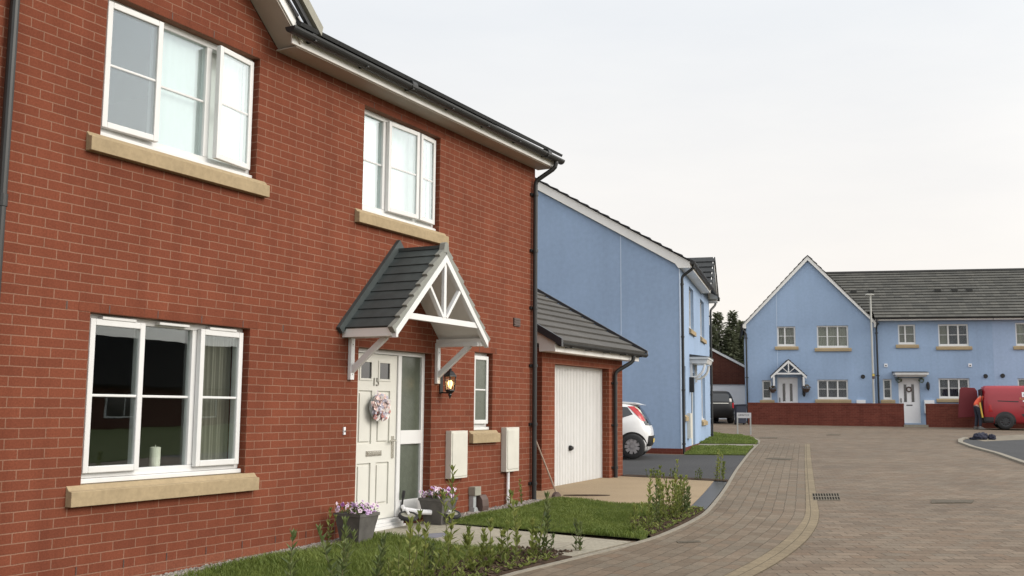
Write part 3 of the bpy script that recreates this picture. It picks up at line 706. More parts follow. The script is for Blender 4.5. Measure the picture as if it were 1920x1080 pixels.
# ================================================================= GROUND, ROAD, GARDENS
def lerp_tab(tab, x):
    if x <= tab[0][0]: return tab[0][1]
    for i in range(len(tab) - 1):
        (a, p), (b, q) = tab[i], tab[i + 1]
        if x <= b:
            p0 = tab[i - 1] if i else tab[i]; q0 = tab[i + 2] if i + 2 < len(tab) else tab[i + 1]
            m0 = (q - p0[1]) / max(1e-6, b - p0[0]); m1 = (q0[1] - p) / max(1e-6, q0[0] - a)
            t = (x - a) / (b - a); h = b - a
            return (2*t**3 - 3*t*t + 1) * p + (t**3 - 2*t*t + t) * h * m0 + (-2*t**3 + 3*t*t) * q + (t**3 - t*t) * h * m1
    return tab[-1][1]
KERB = [(-9, -2.42), (-2, -2.46), (.08, -2.485), (.62, -2.50), (1.66, -2.63), (3.13, -2.79), (4.28, -2.75), (5.1, -2.67), (5.8, -2.57), (7.43, -2.22), (9.3, -1.79), (12.56, -1.0), (16.45, -.10), (19.6, .607), (22.8, 1.293)]
LIN = [(-9, -3.95), (-2, -4.02), (1.42, -4.06), (2.2, -4.075), (2.78, -4.07), (3.87, -4.01), (5.27, -3.86), (6.36, -3.68), (7.97, -3.33), (11.5, -2.54), (17.25, -1.25), (23.7, .18)]
LW = [(-9, .23), (3.8, .22), (6.4, .175), (11.5, .155), (24, .15)]
kerb = lambda x: lerp_tab(KERB, x)
line_in = lambda x: lerp_tab(LIN, x)
def P3(x, y, dz=0.0): return (x, y, gz(x, y) + dz)
def fr2w(lat, dep): return (CX + FX * dep + FY * lat, CY + FY * dep - FX * lat)
mb = MB()                                                  # one sheet to the horizon
ds = [-600, -60, -4, 2, 10, 20, 30, 40, 54, 80, 150, 400, 1500]; ls = [-1500, -200, -60, -20, 0, 20, 60, 200, 1500]
for i in range(len(ds) - 1):
    for j in range(len(ls) - 1):
        q = [fr2w(ls[j], ds[i]), fr2w(ls[j + 1], ds[i]), fr2w(ls[j + 1], ds[i + 1]), fr2w(ls[j], ds[i + 1])]
        mb.face([P3(x, y) for x, y in q])
tag(mb.build('ground', M['grassbase']), kind='structure')
mb = MB()
dd = [-3, 2, 8, 14, 20, 26, 32, 40, 54, 64]; ll = [-22, -10, 0, 10, 22, 40]
for i in range(len(dd) - 1):
    for j in range(len(ll) - 1):
        q = [(ll[j], dd[i]), (ll[j + 1], dd[i]), (ll[j + 1], dd[i + 1]), (ll[j], dd[i + 1])]
        mb.face([P3(*fr2w(a, b), .004) for a, b in q], [(a + .3, b + .05) for a, b in q])
tag(mb.build('road', M['pave']), kind='structure')
def strip(name, fa, fb, x0, x1, dz, mat, step=.3, skirt=True, kind='structure'):
    mb = MB(); n = max(1, int((x1 - x0) / step)); u = 0; prev = None
    for i in range(n):
        xa = x0 + (x1 - x0) * i / n; xb = x0 + (x1 - x0) * (i + 1) / n
        a0, a1, b0, b1 = fa(xa), fa(xb), fb(xa), fb(xb)
        L = sqrt((xb - xa) ** 2 + ((a1 + b1 - a0 - b0) / 2) ** 2)
        mb.face([P3(xa, a0, dz), P3(xb, a1, dz), P3(xb, b1, dz), P3(xa, b0, dz)], [(u, 0), (u + L, 0), (u + L, b1 - a1), (u, b0 - a0)])
        if skirt:
            mb.face([P3(xa, a0, 0), P3(xb, a1, 0), P3(xb, a1, dz), P3(xa, a0, dz)]); mb.face([P3(xa, b0, 0), P3(xa, b0, dz), P3(xb, b1, dz), P3(xb, b1, 0)])
        u += L
    o = mb.build(name, mat)
    return tag(o, kind=kind) if kind else o
def slab(name, poly, dz, mat, uvrot=0.0, kind='structure'):
    mb = MB(); c, s_ = cos(uvrot), sin(uvrot)
    mb.face([P3(x, y, dz) for x, y in poly], [(x * c + y * s_, -x * s_ + y * c) for x, y in poly])
    n = len(poly)
    for i in range(n):
        (x0, y0), (x1, y1) = poly[i], poly[(i + 1) % n]
        mb.face([P3(x0, y0, 0), P3(x1, y1, 0), P3(x1, y1, dz), P3(x0, y0, dz)])
    return tag(mb.build(name, mat), kind=kind)
strip('footway', lambda x: line_in(x), kerb, -9, 23.6, .010, M['pave_foot'])
strip('channel_line', lambda x: line_in(x) - lerp_tab(LW, x), line_in, -9, 23.7, .014, M['pave_buff'])
strip('edging', kerb, lambda x: kerb(x) + .055, -9, 22.9, .020, M['kerb'], .4)
garden = lambda x: kerb(x) + .066
strip('bed', garden, lambda x: -1.82 + .10 * sin(x * 1.7), -9, 1.66, .030, M['soil'])
strip('lawn', lambda x: -1.815 + .10 * sin(x * 1.7), lambda x: -.34, -9, 1.66, .036, M['grassbase'])
strip('gravel_bed', lambda x: -.335, lambda x: -.004, -9, 1.66, .024, M['gravel'])
slab('path', [(1.685, -.004), (1.665, kerb(1.66) + .066), (2.2, kerb(2.2) + .066), (2.81, kerb(2.81) + .066), (3.0, -.004)], .030, M['slab'])
strip('lawn', lambda x: max(kerb(x) + .067, -2.72 + min(1.0, max(0, x - 3.25)) * .62), lambda x: -.30, 3.01, 5.97, .034, M['grassbase'], .1)
strip('bed', lambda x: kerb(x) + .068, lambda x: -2.715 + min(1.0, max(0, x - 3.25)) * .62, 3.3, 5.97, .034, M['soil'], .1)
strip('gravel_bed', lambda x: -.298, lambda x: -.004, 3.01, 5.85, .028, M['gravel'])
slab('driveway', [(5.98, kerb(5.98) + .30), (7.43, kerb(7.43) + .30), (9.3, kerb(9.3) + .30), (10.12, kerb(10.12) + .30), (10.12, .446), (9.65, .446), (9.65, .7), (7.45, .7), (7.45, .446), (6.99, .446), (6.99, 6), (5.86, 6), (5.86, .0), (5.98, -.29)], .026, M['buff_drive'])
strip('drain_channel', lambda x: kerb(x) + .068, lambda x: kerb(x) + .298, 5.98, 10.12, .022, M['gutter_grey'])
strip('bed', lambda x: kerb(x) + .068, lambda x: .44, 10.121, 10.46, .034, M['soil'], .17)
slab('driveway', [(10.461, kerb(10.46) + .067), (12.56, kerb(12.56) + .067), (14.5, kerb(14.5) + .067), (16.45, kerb(16.45) + .067), (17.27, kerb(17.27) + .067), (16.6, 1.5), (15.0, 9), (10.461, 9)], .018, M['asphalt'])
slab('lawn', [(16.62, 1.46), (17.3, kerb(17.3) + .067), (19.2, kerb(19.2) + .067), (21.1, kerb(21.1) + .067), (20.4, 2.44)], .04, M['grassbase'])
slab('path', [(20.41, 2.44), (21.11, kerb(21.1) + .067), (22.2, kerb(22.2) + .067), (21.4, 2.66)], .03, M['kerb'])
lawnB = [(21.41, 2.66), (22.21, kerb(22.2) + .067), (23.1, 1.41), (24.2, 1.74), (26.1, 2.46), (27.4, 3.12), (28.4, 4.42), (27.6, 5.2), (25.4, 3.57)]
slab('lawn', lawnB, .045, M['grassbase'])
ek = [(22.8, 1.293), (24.3, 1.66), (26.2, 2.38), (27.5, 3.03), (28.6, 4.42)]
mb = MB()
for (a, b) in zip(ek, ek[1:]):
    dx, dy = b[0] - a[0], b[1] - a[1]; L = sqrt(dx * dx + dy * dy); nx, ny = -dy / L * .07, dx / L * .07
    q = [a, b, (b[0] + nx, b[1] + ny), (a[0] + nx, a[1] + ny)]
    mb.face([P3(*p, .038) for p in q]); mb.face([P3(*a, 0), P3(*b, 0), P3(*b, .038), P3(*a, .038)])
tag(mb.build('edging', M['kerb']), kind='structure')
# parking bay across the road with its light kerb
bay = [(29.6, -3.55), (24.7, -4.28), (21.8, -5.07), (18.36, -5.8), (12, -7.4), (12, -14), (36, -14), (35.6, -5.22), (33.1, -4.12)]
slab('parking_bay', bay, .008, M['asphalt'])
kk = [(35.6, -5.2), (33.1, -4.1), (30.6, -3.62), (29.2, -3.58), (27.2, -3.75), (24.7, -4.28), (21.8, -5.07), (18.36, -5.8), (12, -7.4)]
mb = MB()
for (a, b) in zip(kk[2:], kk[3:]):
    dx, dy = b[0] - a[0], b[1] - a[1]; L = sqrt(dx * dx + dy * dy); nx, ny = dy / L * .07, -dx / L * .07
    q = [(a[0] + nx, a[1] + ny), (b[0] + nx, b[1] + ny), (b[0] - nx, b[1] - ny), (a[0] - nx, a[1] - ny)]
    mb.face([P3(*p, .05) for p in q])
    mb.face([P3(*q[0], 0), P3(*q[0], .05), P3(*q[1], .05), P3(*q[1], 0)]); mb.face([P3(*q[3], 0), P3(*q[2], 0), P3(*q[2], .05), P3(*q[3], .05)])
tag(mb.build('kerb', M['kerb']), kind='structure')
M['pave_plain'] = plain('worn_light_paving', (.23, .20, .155), .95, .2, 5, .2, big=.7)
slab('pavement', [(30.6, -3.75), (33.1, -4.2), (35.6, -5.3), (35.6, -6.1), (31.5, -5.6), (28.8, -4.3)], .012, M['pave_plain'])
# ironwork let into the paving
def cover(name, q, label, cat, grid=None, mat='iron'):
    cxx = sum(p[0] for p in q) / 4; cyy = sum(p[1] for p in q) / 4
    t = thing(name, P3(cxx, cyy, 0), 0, label, cat, None if grid else 'covers set into the paving')
    L = lambda p, dz: (p[0] - cxx, p[1] - cyy, gz(*p) - gz(cxx, cyy) + dz)
    mb = MB(); mb.face([L(p, .016) for p in q]); n = 4
    for i in range(4): mb.face([L(q[i], .0), L(q[(i + 1) % 4], .0), L(q[(i + 1) % 4], .016), L(q[i], .016)])
    mb.build('frame', M[mat], t)
    b = MB()
    def bil(u, v): return tuple((q[0][k] * (1 - u) + q[1][k] * u) * (1 - v) + (q[3][k] * (1 - u) + q[2][k] * u) * v for k in (0, 1))
    if grid:
        nu, nv = grid
        for i in range(nu):
            for j in range(nv):
                u0, u1 = (i + .22) / nu, (i + .78) / nu; v0, v1 = (j + .12) / nv, (j + .88) / nv
                b.face([L(bil(u0, v0), .0175), L(bil(u1, v0), .0175), L(bil(u1, v1), .0175), L(bil(u0, v1), .0175)])
        b.build('slot', M['matt_black'], t)
    else:
        b.face([L(bil(.1, .1), .019), L(bil(.9, .1), .019), L(bil(.9, .9), .019), L(bil(.1, .9), .019)]); b.build('lid', M[mat], t)
    return t
M['matt_black'] = plain('matt_black_slot', (.030, .027, .023), 1, .2, 9, 0)
M['iron_pave'] = plain('recessed_cover_paving', (.125, .108, .085), 1, .2, 30, .1)
M['drain_iron'] = plain('worn_drain_iron', (.17, .15, .12), 1, .2, 30, .1)
cover('gully_grate', [(8.05, -3.42), (8.28, -3.76), (9.28, -3.54), (9.03, -3.19)], 'slotted iron gully grate beside the bend of the buff block line', 'drain', (10, 2), 'drain_iron')
cover('manhole_cover', [(3.07, -3.12), (3.26, -3.30), (3.36, -3.24), (3.17, -3.06)], 'small dark cover in the footway nearest the camera', 'cover', None, 'iron_pave')
cover('manhole_cover', [(16.45, -.52), (16.35, -1.13), (16.85, -1.13), (16.95, -.52)], 'long narrow cover in the footway left of the far end of the buff line', 'cover', None, 'iron_pave')
cover('manhole_cover', [(8.6, -4.95), (8.95, -5.45), (9.35, -5.45), (9.1, -4.9)], 'worn square cover alone in the middle of the near roadway', 'cover', None, 'iron_pave')
cover('manhole_cover', [(26.2, 2.2), (26.6, 1.72), (27.2, 1.85), (26.8, 2.35)], 'dark cover on the paving just beyond the small corner lawn', 'cover', None, 'iron_pave')
cover('manhole_cover', [(30.1, .85), (30.3, .45), (30.9, .5), (30.7, .9)], 'faint cover on the paving in front of the garden wall', 'cover', None, 'iron_pave')
mb = MB(); mb.prism([(.35 * cos(a) + .0, .10 * sin(a)) for a in [2 * pi * k / 14 for k in range(14)]], 'z', 0, .008)  # flat dark ellipse on the driveway
tag(mb.build('leaf_litter', M['soil'], None, loc=P3(6.75, -.42, .026), rz=-1.0), kind='stuff')
# ================================================================= SECOND HOUSE (pale blue, gable to the drive)
TH2 = radians(12.8)
B2 = thing('blue_house', (17.03, 1.67, .365), TH2, 'pale blue rendered house with blank gable wall beside the dark driveway', 'house')
E2 = 4.66; D2 = 8.9; L2 = 8.66
h2 = [(2.22, 3.42, 3.28, 4.42), (5.45, 6.75, 3.28, 4.42), (5.5, 6.75, .78, 2.12), (2.45, 3.45, -.05, 2.1), (.72, 1.12, .95, 2.2)]
mb = MB(); wall_grid(mb, 0, L2, -.4, E2, h2, .25)
rz2 = E2 + D2 / 2 * .575
mb.face([(0, 0, -.4), (0, 0, E2), (0, D2 / 2, rz2), (0, D2, E2), (0, D2, -.4)]); mb.face([(L2, 0, -.4), (L2, D2, -.4), (L2, D2, E2), (L2, D2 / 2, rz2), (L2, 0, E2)])
mb.face([(0, D2, -.4), (0, D2, E2), (L2, D2, E2), (L2, D2, -.4)])
mb.prism([(5.95, E2), (8.35, E2), (7.15, E2 + 1.02)], 'y', 0, .25)
mb.build('wall', M['blue'], B2)
mb = MB(); mb.box(-.022, L2, -.022, -.001, -.4, .14); mb.box(-.022, -.001, -.001, D2, -.4, .14); mb.build('plinth', M['brick_wall'], B2)
mb = MB(); mb.box(.3, L2 - .3, 2.6, 2.7, 0, E2); mb.box(.3, L2 - .3, .26, 2.6, 2.4, 2.6); mb.build('interior_wall', M['room'], B2)
mb = MB()
for yy in (1.48,): mb.box(-.006, 0, yy - .007, yy + .007, .14, E2 + yy * .575 - .02)
mb.box(-.012, .012, -.012, .012, .14, E2); mb.build('render_bead', M['bead'], B2)
up = Vector((0, 1, .575)); n = Vector((0, -.575, 1)); Ls = (D2 / 2 + .34) * 1.1536
mb = MB(); roof_slope(mb, (-.13, -.34, E2 + .08), (L2 + .13, -.34, E2 + .08), up, n, Ls, .3, .034)
roof_slope(mb, (L2 + .13, D2 + .34, E2 + .08), (-.13, D2 + .34, E2 + .08), Vector((0, -1, .575)), Vector((0, .575, 1)), Ls, .3, .034)
for sgn in (1, -1):
    sl_ = .85; e = Vector((7.15 + sgn * 1.36, 0, E2 + .10)); u3 = Vector((-sgn, 0, sl_)); n3 = Vector((sgn * sl_, 0, 1))
    a = Vector((e.x, -.34, e.z)); b = Vector((e.x, 2.3, e.z))
    if sgn < 0: a, b = b, a
    roof_slope(mb, a, b, u3, n3, 1.36 * sqrt(1 + sl_ * sl_), .3, .034)
mb.build('roof', M['tile_dark'], B2)
mb = MB(); mb.box(-.05, 5.95, -.272, -.25, E2 - .03, E2 + .12); mb.box(-.05, 5.95, -.25, -.001, E2 - .03, E2 - .015)
zz = lambda yy: E2 + .08 + (yy + .34) * .575
for xa in (-.075, L2 + .055):
    mb.prism([(-.27, E2 - .06), (-.27, zz(-.27) - .03), (D2 / 2, zz(D2 / 2) - .03), (D2 / 2, zz(D2 / 2) - .26), (.10, zz(.10) - .28), (.02, E2 - .06)], 'x', xa, xa + .02)
mb.box(-.055, 0, -.25, .02, E2 - .055, E2 - .03)
for sgn in (1, -1):
    sl_ = .85; lo = (7.15 + sgn * 1.33, E2 + .10 - .08); hi = (7.15, E2 + .10 - .08 + 1.33 * sl_)
    mb.prism([(lo[0], lo[1]), (hi[0], hi[1] - .06), (hi[0], hi[1] + .12), (lo[0], lo[1] + .13)], 'y', -.30, -.28)
    mb.face([(lo[0], -.28, lo[1] + .03), (hi[0], -.28, hi[1]), (hi[0], -.001, hi[1]), (lo[0], -.001, lo[1] + .03)])
mb.box(8.5, 8.82, -.28, -.001, E2 - .03, E2 + .0)
mb.build('fascia', M['soffit'], B2)
mb = MB(); gutter(mb, -.12, 5.78, -.335, E2 + .09, .06)
for yy in [k * .45 for k in range(0, 10)]: pass
mb.tube([(8.83, -.34, E2 + .07), (8.83, .3, E2 + .07)], .055, 8)
mb.build('gutter', M['gutter'], B2)
downpipe(B2, .10, -.05, -.05, E2 - .25, E2 + .05, -.335, r=.036, clips=4)
downpipe(B2, L2 - .05, -.05, -.0, E2 - .3, E2 + .03, -.20, r=.036, xoff=.22, clips=4)
for h in h2[:3]: window(B2, *h, [(1, 'F', 0), (1, 'F', 0)] if h is not h2[2] else [(1, 'F', 0), (1, 'F', 0), (1, 'F', 0)], y=.085, sill=True, sill_w=.10, glass='glass_far', tiny=True)
window(B2, *h2[4], [(1, 'F', 0)], y=.085, sill=True, sill_w=.12, glass='obscure', tiny=True)
mb = MB(); mb.box(2.45, 3.45, .06, .12, -.05, 2.1); d2 = mb.build('door', M['door_cream'], B2); [MB().box(p, p + .12, .05, .059, .9, 1.8).build('door_light', M['carglass'], d2) for p in (2.72, 3.06)]
mb = MB(); mb.box(1.35, 1.75, -.09, 0, .35, 1.0); mb.build('meter_box', M['meter'], B2)
mb = MB(); mb.box(2.0, 2.12, -.12, 0, 1.55, 1.95); mb.build('wall_lantern', M['black'], B2)
mb = MB(); mb.box(2.15, 3.75, -.50, 0, 2.44, 2.50); mb.prism([(-.48, 2.435), (-.44, 2.33), (0, 2.33), (0, 2.435)], 'x', 2.22, 3.68)
cn = mb.build('door_canopy', M['upvc'], B2); mb = MB(); mb.prism([(-.53, 2.501), (0, 2.501), (0, 2.57)], 'x', 2.13, 3.77); mb.build('canopy_roof', M['gutter_grey'], cn)
for xx in (2.30, 3.60):
    mb = MB(); mb.box(xx - .04, xx + .04, -.06, -.001, 1.85, 2.329); pts = [(xx, -.06 - .32 * sin(a), 1.95 + .36 * (1 - cos(a))) for a in [k * pi / 2 / 8 for k in range(9)]]; mb.tube(pts, .035, 8); mb.build('canopy_bracket', M['upvc'], cn)
# ================================================================= THE FAR HOUSES ACROSS THE END OF THE ROAD
OF = (40.173, 6.433, .84); RF = -radians(61.54); RG = -radians(73.54)
def w2far(x, y, z=0.0):
    c, s_ = cos(RF), sin(RF); return (OF[0] + c * x - s_ * y, OF[1] + s_ * x + c * y, OF[2] + z)
def w2h(x, y, z=0.0):
    c, s_ = cos(RG), sin(RG); return (OF[0] + c * x - s_ * y, OF[1] + s_ * x + c * y, OF[2] + z)
def simple_door(par, x0, x1, z0, z1, y=.08, step=True):
    f = MB(); f.box(x0, x0 + .06, y, y + .07, z0, z1); f.box(x1 - .06, x1, y, y + .07, z0, z1); f.box(x0 + .06, x1 - .06, y, y + .07, z1 - .06, z1)
    f.box(x0 + .0605, x1 - .0605, y + .02, y + .06, z0, z1 - .0605); d = f.build('door', M['white_paint'], par)
    w = x1 - x0; [MB().box(x0 + w * p, x0 + w * q, y + .012, y + .0195, z0 + .95, z1 - .28).build('door_light', M['carglass'], d) for p, q in ((.26, .39), (.61, .74))]
    g = MB(); g.box(x0 + w * .36, x0 + w * .64, y + .012, y + .0195, z0 + .78, z0 + .83); g.build('letter_slot', M['gutter_grey'], d)
    g = MB(); g.box(x0 + .09, x0 + .12, y - .03, y + .019, z0 + .92, z0 + 1.12); g.build('door_handle', M['black'], d)
    return d
def vent_disc(par, x, z):
    mb = MB(); mb.lathe([(0, -.05), (.085, -.05), (.095, -.03), (.095, 0)], 16, (x, 0, z), 'y'); mb.build('flue_terminal', M['black'], par)
def small_lantern(par, x, z):
    mb = MB(); mb.lathe([(0, .20), (.03, .19), (.075, .11), (.07, -.10), (.03, -.17), (0, -.2)], 6, (x, -.11, z)); mb.box(x - .025, x + .025, -.10, 0, z - .03, z + .05); mb.build('wall_lantern', M['black'], par)
# --- gabled house
G = thing('blue_house', w2h(0, 0), RG, 'pale blue gabled house with steep white-edged gable behind the garden wall', 'house', None)
xR, eZ = 5.68, 4.64; ap = 7.68; cxg = xR / 2
hl = [(1.40, 2.22, 3.58, 4.52), (3.18, 4.57, 3.50, 4.54), (.67, 1.09, 1.10, 2.02), (3.14, 4.49, 1.14, 2.05), (1.35, 2.27, .10, 2.15)]
mb = MB(); wall_grid(mb, 0, xR, -.4, eZ, hl, .25); mb.face([(0, 0, eZ), (xR, 0, eZ), (cxg, 0, ap)])
mb.face([(0, 0, -.4), (0, 0, eZ), (0, 9, eZ), (0, 9, -.4)]); mb.face([(0, 9, -.4), (0, 9, eZ), (cxg, 9, ap), (xR, 9, eZ), (xR, 9, -.4)]); mb.face([(xR, 0, eZ), (xR, 9, eZ), (xR, 9, 0), (xR, 0, 0)])
mb.build('wall', M['blue'], G)
mb = MB(); mb.box(.3, xR - .2, 2.2, 2.3, 0, eZ); mb.box(.3, xR - .2, .26, 2.2, 2.4, 2.6); mb.build('interior_wall', M['room'], G)
sl_ = (ap - eZ) / cxg; mb = MB()
for sgn in (1, -1):
    e = Vector((cxg + sgn * (cxg + .22), 0, eZ - .22 * sl_ + .16)); u3 = Vector((-sgn, 0, sl_)); n3 = Vector((sgn * sl_, 0, 1)); a = Vector((e.x, -.16, e.z)); b = Vector((e.x, 9.2, e.z))
    if sgn < 0: a, b = b, a
    roof_slope(mb, a, b, u3, n3, (cxg + .22) * sqrt(1 + sl_ * sl_), .3, .034)
mb.build('roof', M['tile_dark'], G)
mb = MB()
for sgn in (1, -1):
    lo = (cxg + sgn * (cxg + .17), eZ - .17 * sl_ + .0); hi = (cxg, ap + .02)
    mb.prism([lo, (hi[0], hi[1] - .10), (hi[0], hi[1] + .10), (lo[0], lo[1] + .20)], 'y', -.125, -.10)
    mb.box(cxg + sgn * (cxg + .01), cxg + sgn * (cxg + .17), -.10, -.001, eZ - .20, eZ - .0)
mb.build('fascia', M['soffit'], G)
mb = MB(); mb.box(1.38, 1.396, -.006, 0, .1, eZ + (1.38) * sl_ - .05); mb.build('render_bead', M['bead'], G)
mb = MB(); mb.tube([(-.16, -.1, eZ - .02), (-.16, 9, eZ - .02)], .06, 8); mb.build('gutter', M['gutter'], G)
downpipe(G, -.02, -.05, .0, eZ - .45, eZ - .05, -.07, xoff=-.14, r=.038, clips=3)
for h, L, cm in ((hl[0], [(.42, 'F', 0), (.58, 'F', 0)], 'room'), (hl[1], [(1, 'F', 0)] * 3, 'curtain_grey'), (hl[2], [(1, 'F', 0)], 'curtain_dark'), (hl[3], [(1, 'F', 0)] * 3, 'curtain_dark')):
    window(G, *h, L, y=.07, sill=True, sill_w=.12, glass='glass_far', tiny=True, fw=.065, curtain_or_backing=[(h[0] + .02, h[1] - .02, cm, .12)])
simple_door(G, 1.35, 2.27, .10, 2.15)
mb = MB(); mb.box(4.83, 5.22, -.09, 0, .55, 1.13); mb.build('meter_box', M['white_paint'], G)
vent_disc(G, 5.15, 2.19); small_lantern(G, 2.53, 1.45)
c1 = MB(); px, pz, ez = 1.84, 2.97, 2.20
for sgn in (1, -1):
    u3 = Vector((-sgn * .80, 0, pz - ez)); n3 = Vector((sgn * (pz - ez), 0, .80)); a = Vector((px + sgn * .80, -.62, ez)); b = Vector((px + sgn * .80, 0, ez))
    if sgn < 0: a, b = b, a
    roof_slope(c1, a, b, u3, n3, u3.length, .16, .03)
cno = c1.build('door_canopy', M['gutter_grey'], G)
t = MB()
for sgn in (1, -1):
    t.prism([(px + sgn * .79, ez - .13), (px, pz - .17), (px, pz - .05), (px + sgn * .79, ez - .02)], 'y', -.62, -.58)
    t.bar((px + sgn * .03, -.60, 2.36), (px + sgn * .30, -.60, 2.60), .03, .05, (0, 1, 0)); t.box(px + sgn * .62, px + sgn * .70, -.6, -.001, 1.75, 2.18)
t.box(px - .60, px + .60, -.615, -.585, 2.27, 2.34); t.box(px - .025, px + .025, -.614, -.586, 2.341, pz - .15); t.build('canopy_truss', M['upvc'], cno)
# --- terrace house with the door in the wall gap, and the next one along
def terrace(x0, x1, mat, label, y0, roofL, roofR):
    T = thing('terrace_house', w2h(x0, y0), RG, label, 'house'); return T
ridge_y, ridge_z, eave_z = 4.1, 7.50, 4.78
def terrace_shell(T, W, holes, mat, xl=0.0, left_over=0.0):
    mb = MB(); wall_grid(mb, 0, W, -.4, eave_z, holes, .25); mb.face([(0, 0, -.4), (0, 0, eave_z), (0, 8.2, eave_z), (0, 8.2, -.4)]); mb.face([(W, 0, -.4), (W, 8.2, -.4), (W, 8.2, eave_z), (W, 0, eave_z)]); mb.face([(0, 8.2, -.4), (0, 8.2, eave_z), (W, 8.2, eave_z), (W, 8.2, -.4)])
    mb.face([(W, 0, eave_z), (W, 8.2, eave_z), (W, 4.1, ridge_z - .1)]); mb.build('wall', M[mat], T)
    mb = MB(); mb.box(.2, W - .2, 2.2, 2.3, 0, eave_z); mb.box(.2, W - .2, .26, 2.2, 2.4, 2.6); mb.build('interior_wall', M['room'], T)
    s_ = (ridge_z - eave_z - .06) / (ridge_y + .36); mb = MB(); L_ = (ridge_y + .36) * sqrt(1 + s_ * s_)
    g_ = L_ / round(L_ / .31); k_ = sqrt(1 + s_ * s_)
    roof_slope(mb, (0, -.36, eave_z + .06), (W, -.36, eave_z + .06), Vector((0, 1, s_)), Vector((0, -s_, 1)), L_, .31, .045, False)
    if left_over: roof_slope(mb, (-left_over, -.36 + 2 * g_ / k_, eave_z + .06 + 2 * g_ * s_ / k_), (0, -.36 + 2 * g_ / k_, eave_z + .06 + 2 * g_ * s_ / k_), Vector((0, 1, s_)), Vector((0, -s_, 1)), L_ - 2 * g_, .31, .045, False)
    roof_slope(mb, (W, 8.56, eave_z + .06), (-left_over, 8.56, eave_z + .06), Vector((0, -1, s_)), Vector((0, s_, 1)), L_, .31, .045, False)
    mb.tube([(-left_over, ridge_y, ridge_z), (W, ridge_y, ridge_z)], .09, 8)
    rf = mb.build('roof', M['tile_far'], T)
    mb = MB(); mb.box(.02, W, -.27, -.25, eave_z - .05, eave_z + .10); mb.box(.02, W, -.25, -.001, eave_z - .05, eave_z - .03); mb.build('fascia', M['soffit'], T)
    mb = MB(); gutter(mb, 0, W, -.335, eave_z + .07, .06, 6); mb.build('gutter', M['gutter'], T)
    return rf, s_
T1 = thing('terrace_house', w2h(5.70, 0), RG, 'pale blue terrace house whose white door shows in the garden wall gap', 'house')
o_ = 5.70; W1 = 5.03
hl = [(6.74 - o_, 7.49 - o_, 3.64, 4.56), (8.46 - o_, 9.74 - o_, 3.55, 4.56), (6.01 - o_, 6.39 - o_, 1.14, 2.08), (8.39 - o_, 9.69 - o_, 1.20, 2.12), (6.67 - o_, 7.59 - o_, .10, 2.13)]
rf, rs = terrace_shell(T1, W1, hl, 'blue', left_over=2.6)
mb = MB()
for xx in (-.6, .2, 3.2, 3.95, 4.6): mb.box(xx - .12, xx + .12, 1.95, 2.2, eave_z + .06 + 2.3 * rs + .05, eave_z + .06 + 2.5 * rs + .07)
mb.build('roof_vent', M['tile_far'], rf)
for h, L, cm in ((hl[0], [(.42, 'F', 0), (.58, 'F', 0)], 'room'), (hl[1], [(1, 'F', 0)] * 3, 'curtain_dark'), (hl[2], [(1, 'F', 0)], 'curtain_dark'), (hl[3], [(1, 'F', 0)] * 3, 'curtain_dark')):
    cu = [(h[0] + .02, h[1] - .02, cm, .12)]
    if h is hl[1]: cu = [(h[0] + .02, h[0] + .44, 'curtain_grey', .12), (h[0] + .46, h[1] - .02, cm, .12)]
    window(T1, *h, L, y=.07, sill=True, sill_w=.12, glass='glass_far', tiny=True, fw=.065, curtain_or_backing=cu)
simple_door(T1, 6.67 - o_, 7.59 - o_, .10, 2.13)
mb = MB(); mb.box(6.44 - o_, 7.86 - o_, -.72, 0, 2.26, 2.36); mb.prism([(-.70, 2.259), (-.60, 2.17), (0, 2.17), (0, 2.259)], 'x', 6.52 - o_, 7.78 - o_); cn = mb.build('door_canopy', M['upvc'], T1)
mb = MB(); mb.prism([(-.75, 2.361), (0, 2.361), (0, 2.43)], 'x', 6.41 - o_, 7.89 - o_); mb.build('canopy_roof', M['gutter_grey'], cn)
for xx in (6.16, 9.74):
    mb = MB(); mb.box(xx - o_ - .07, xx - o_ + .07, -.03, 0, 2.63, 2.78); mb.mi = 1; mb.box(xx - o_ - .03, xx - o_ + .03, -.034, -.0305, 2.66, 2.72); mb.build('vent_grille', [M['white_paint'], M['gutter_grey']], T1)
vent_disc(T1, 10.37 - o_, 2.22); small_lantern(T1, 7.92 - o_, 1.76)
mb = MB(); mb.box(7.74 - o_, 8.16 - o_, -.09, 0, .55, 1.14); mb.build('meter_box', M['white_paint'], T1)
downpipe(T1, .10, -.05, .0, eave_z - .4, eave_z + .03, -.335, r=.038, clips=3)
T2 = thing('terrace_house', w2h(10.732, 0), RG, 'lighter blue terrace house at the right edge, behind the red van', 'house')
hl = [(11.70 - 10.735, 13.0 - 10.735, 3.55, 4.60), (11.69 - 10.735, 13.0 - 10.735, 1.22, 2.12)]
terrace_shell(T2, 7.0, hl, 'blue_light')
for h, cm in ((hl[0], 'curtain_grey'), (hl[1], 'room')): window(T2, *h, [(1, 'F', 0)] * 3, y=.07, sill=True, sill_w=.12, glass='glass_far', tiny=True, fw=.065, curtain_or_backing=[(h[0] + .02, h[1] - .02, cm, .12)])
vent_disc(T2, 11.08 - 10.735, 2.24)
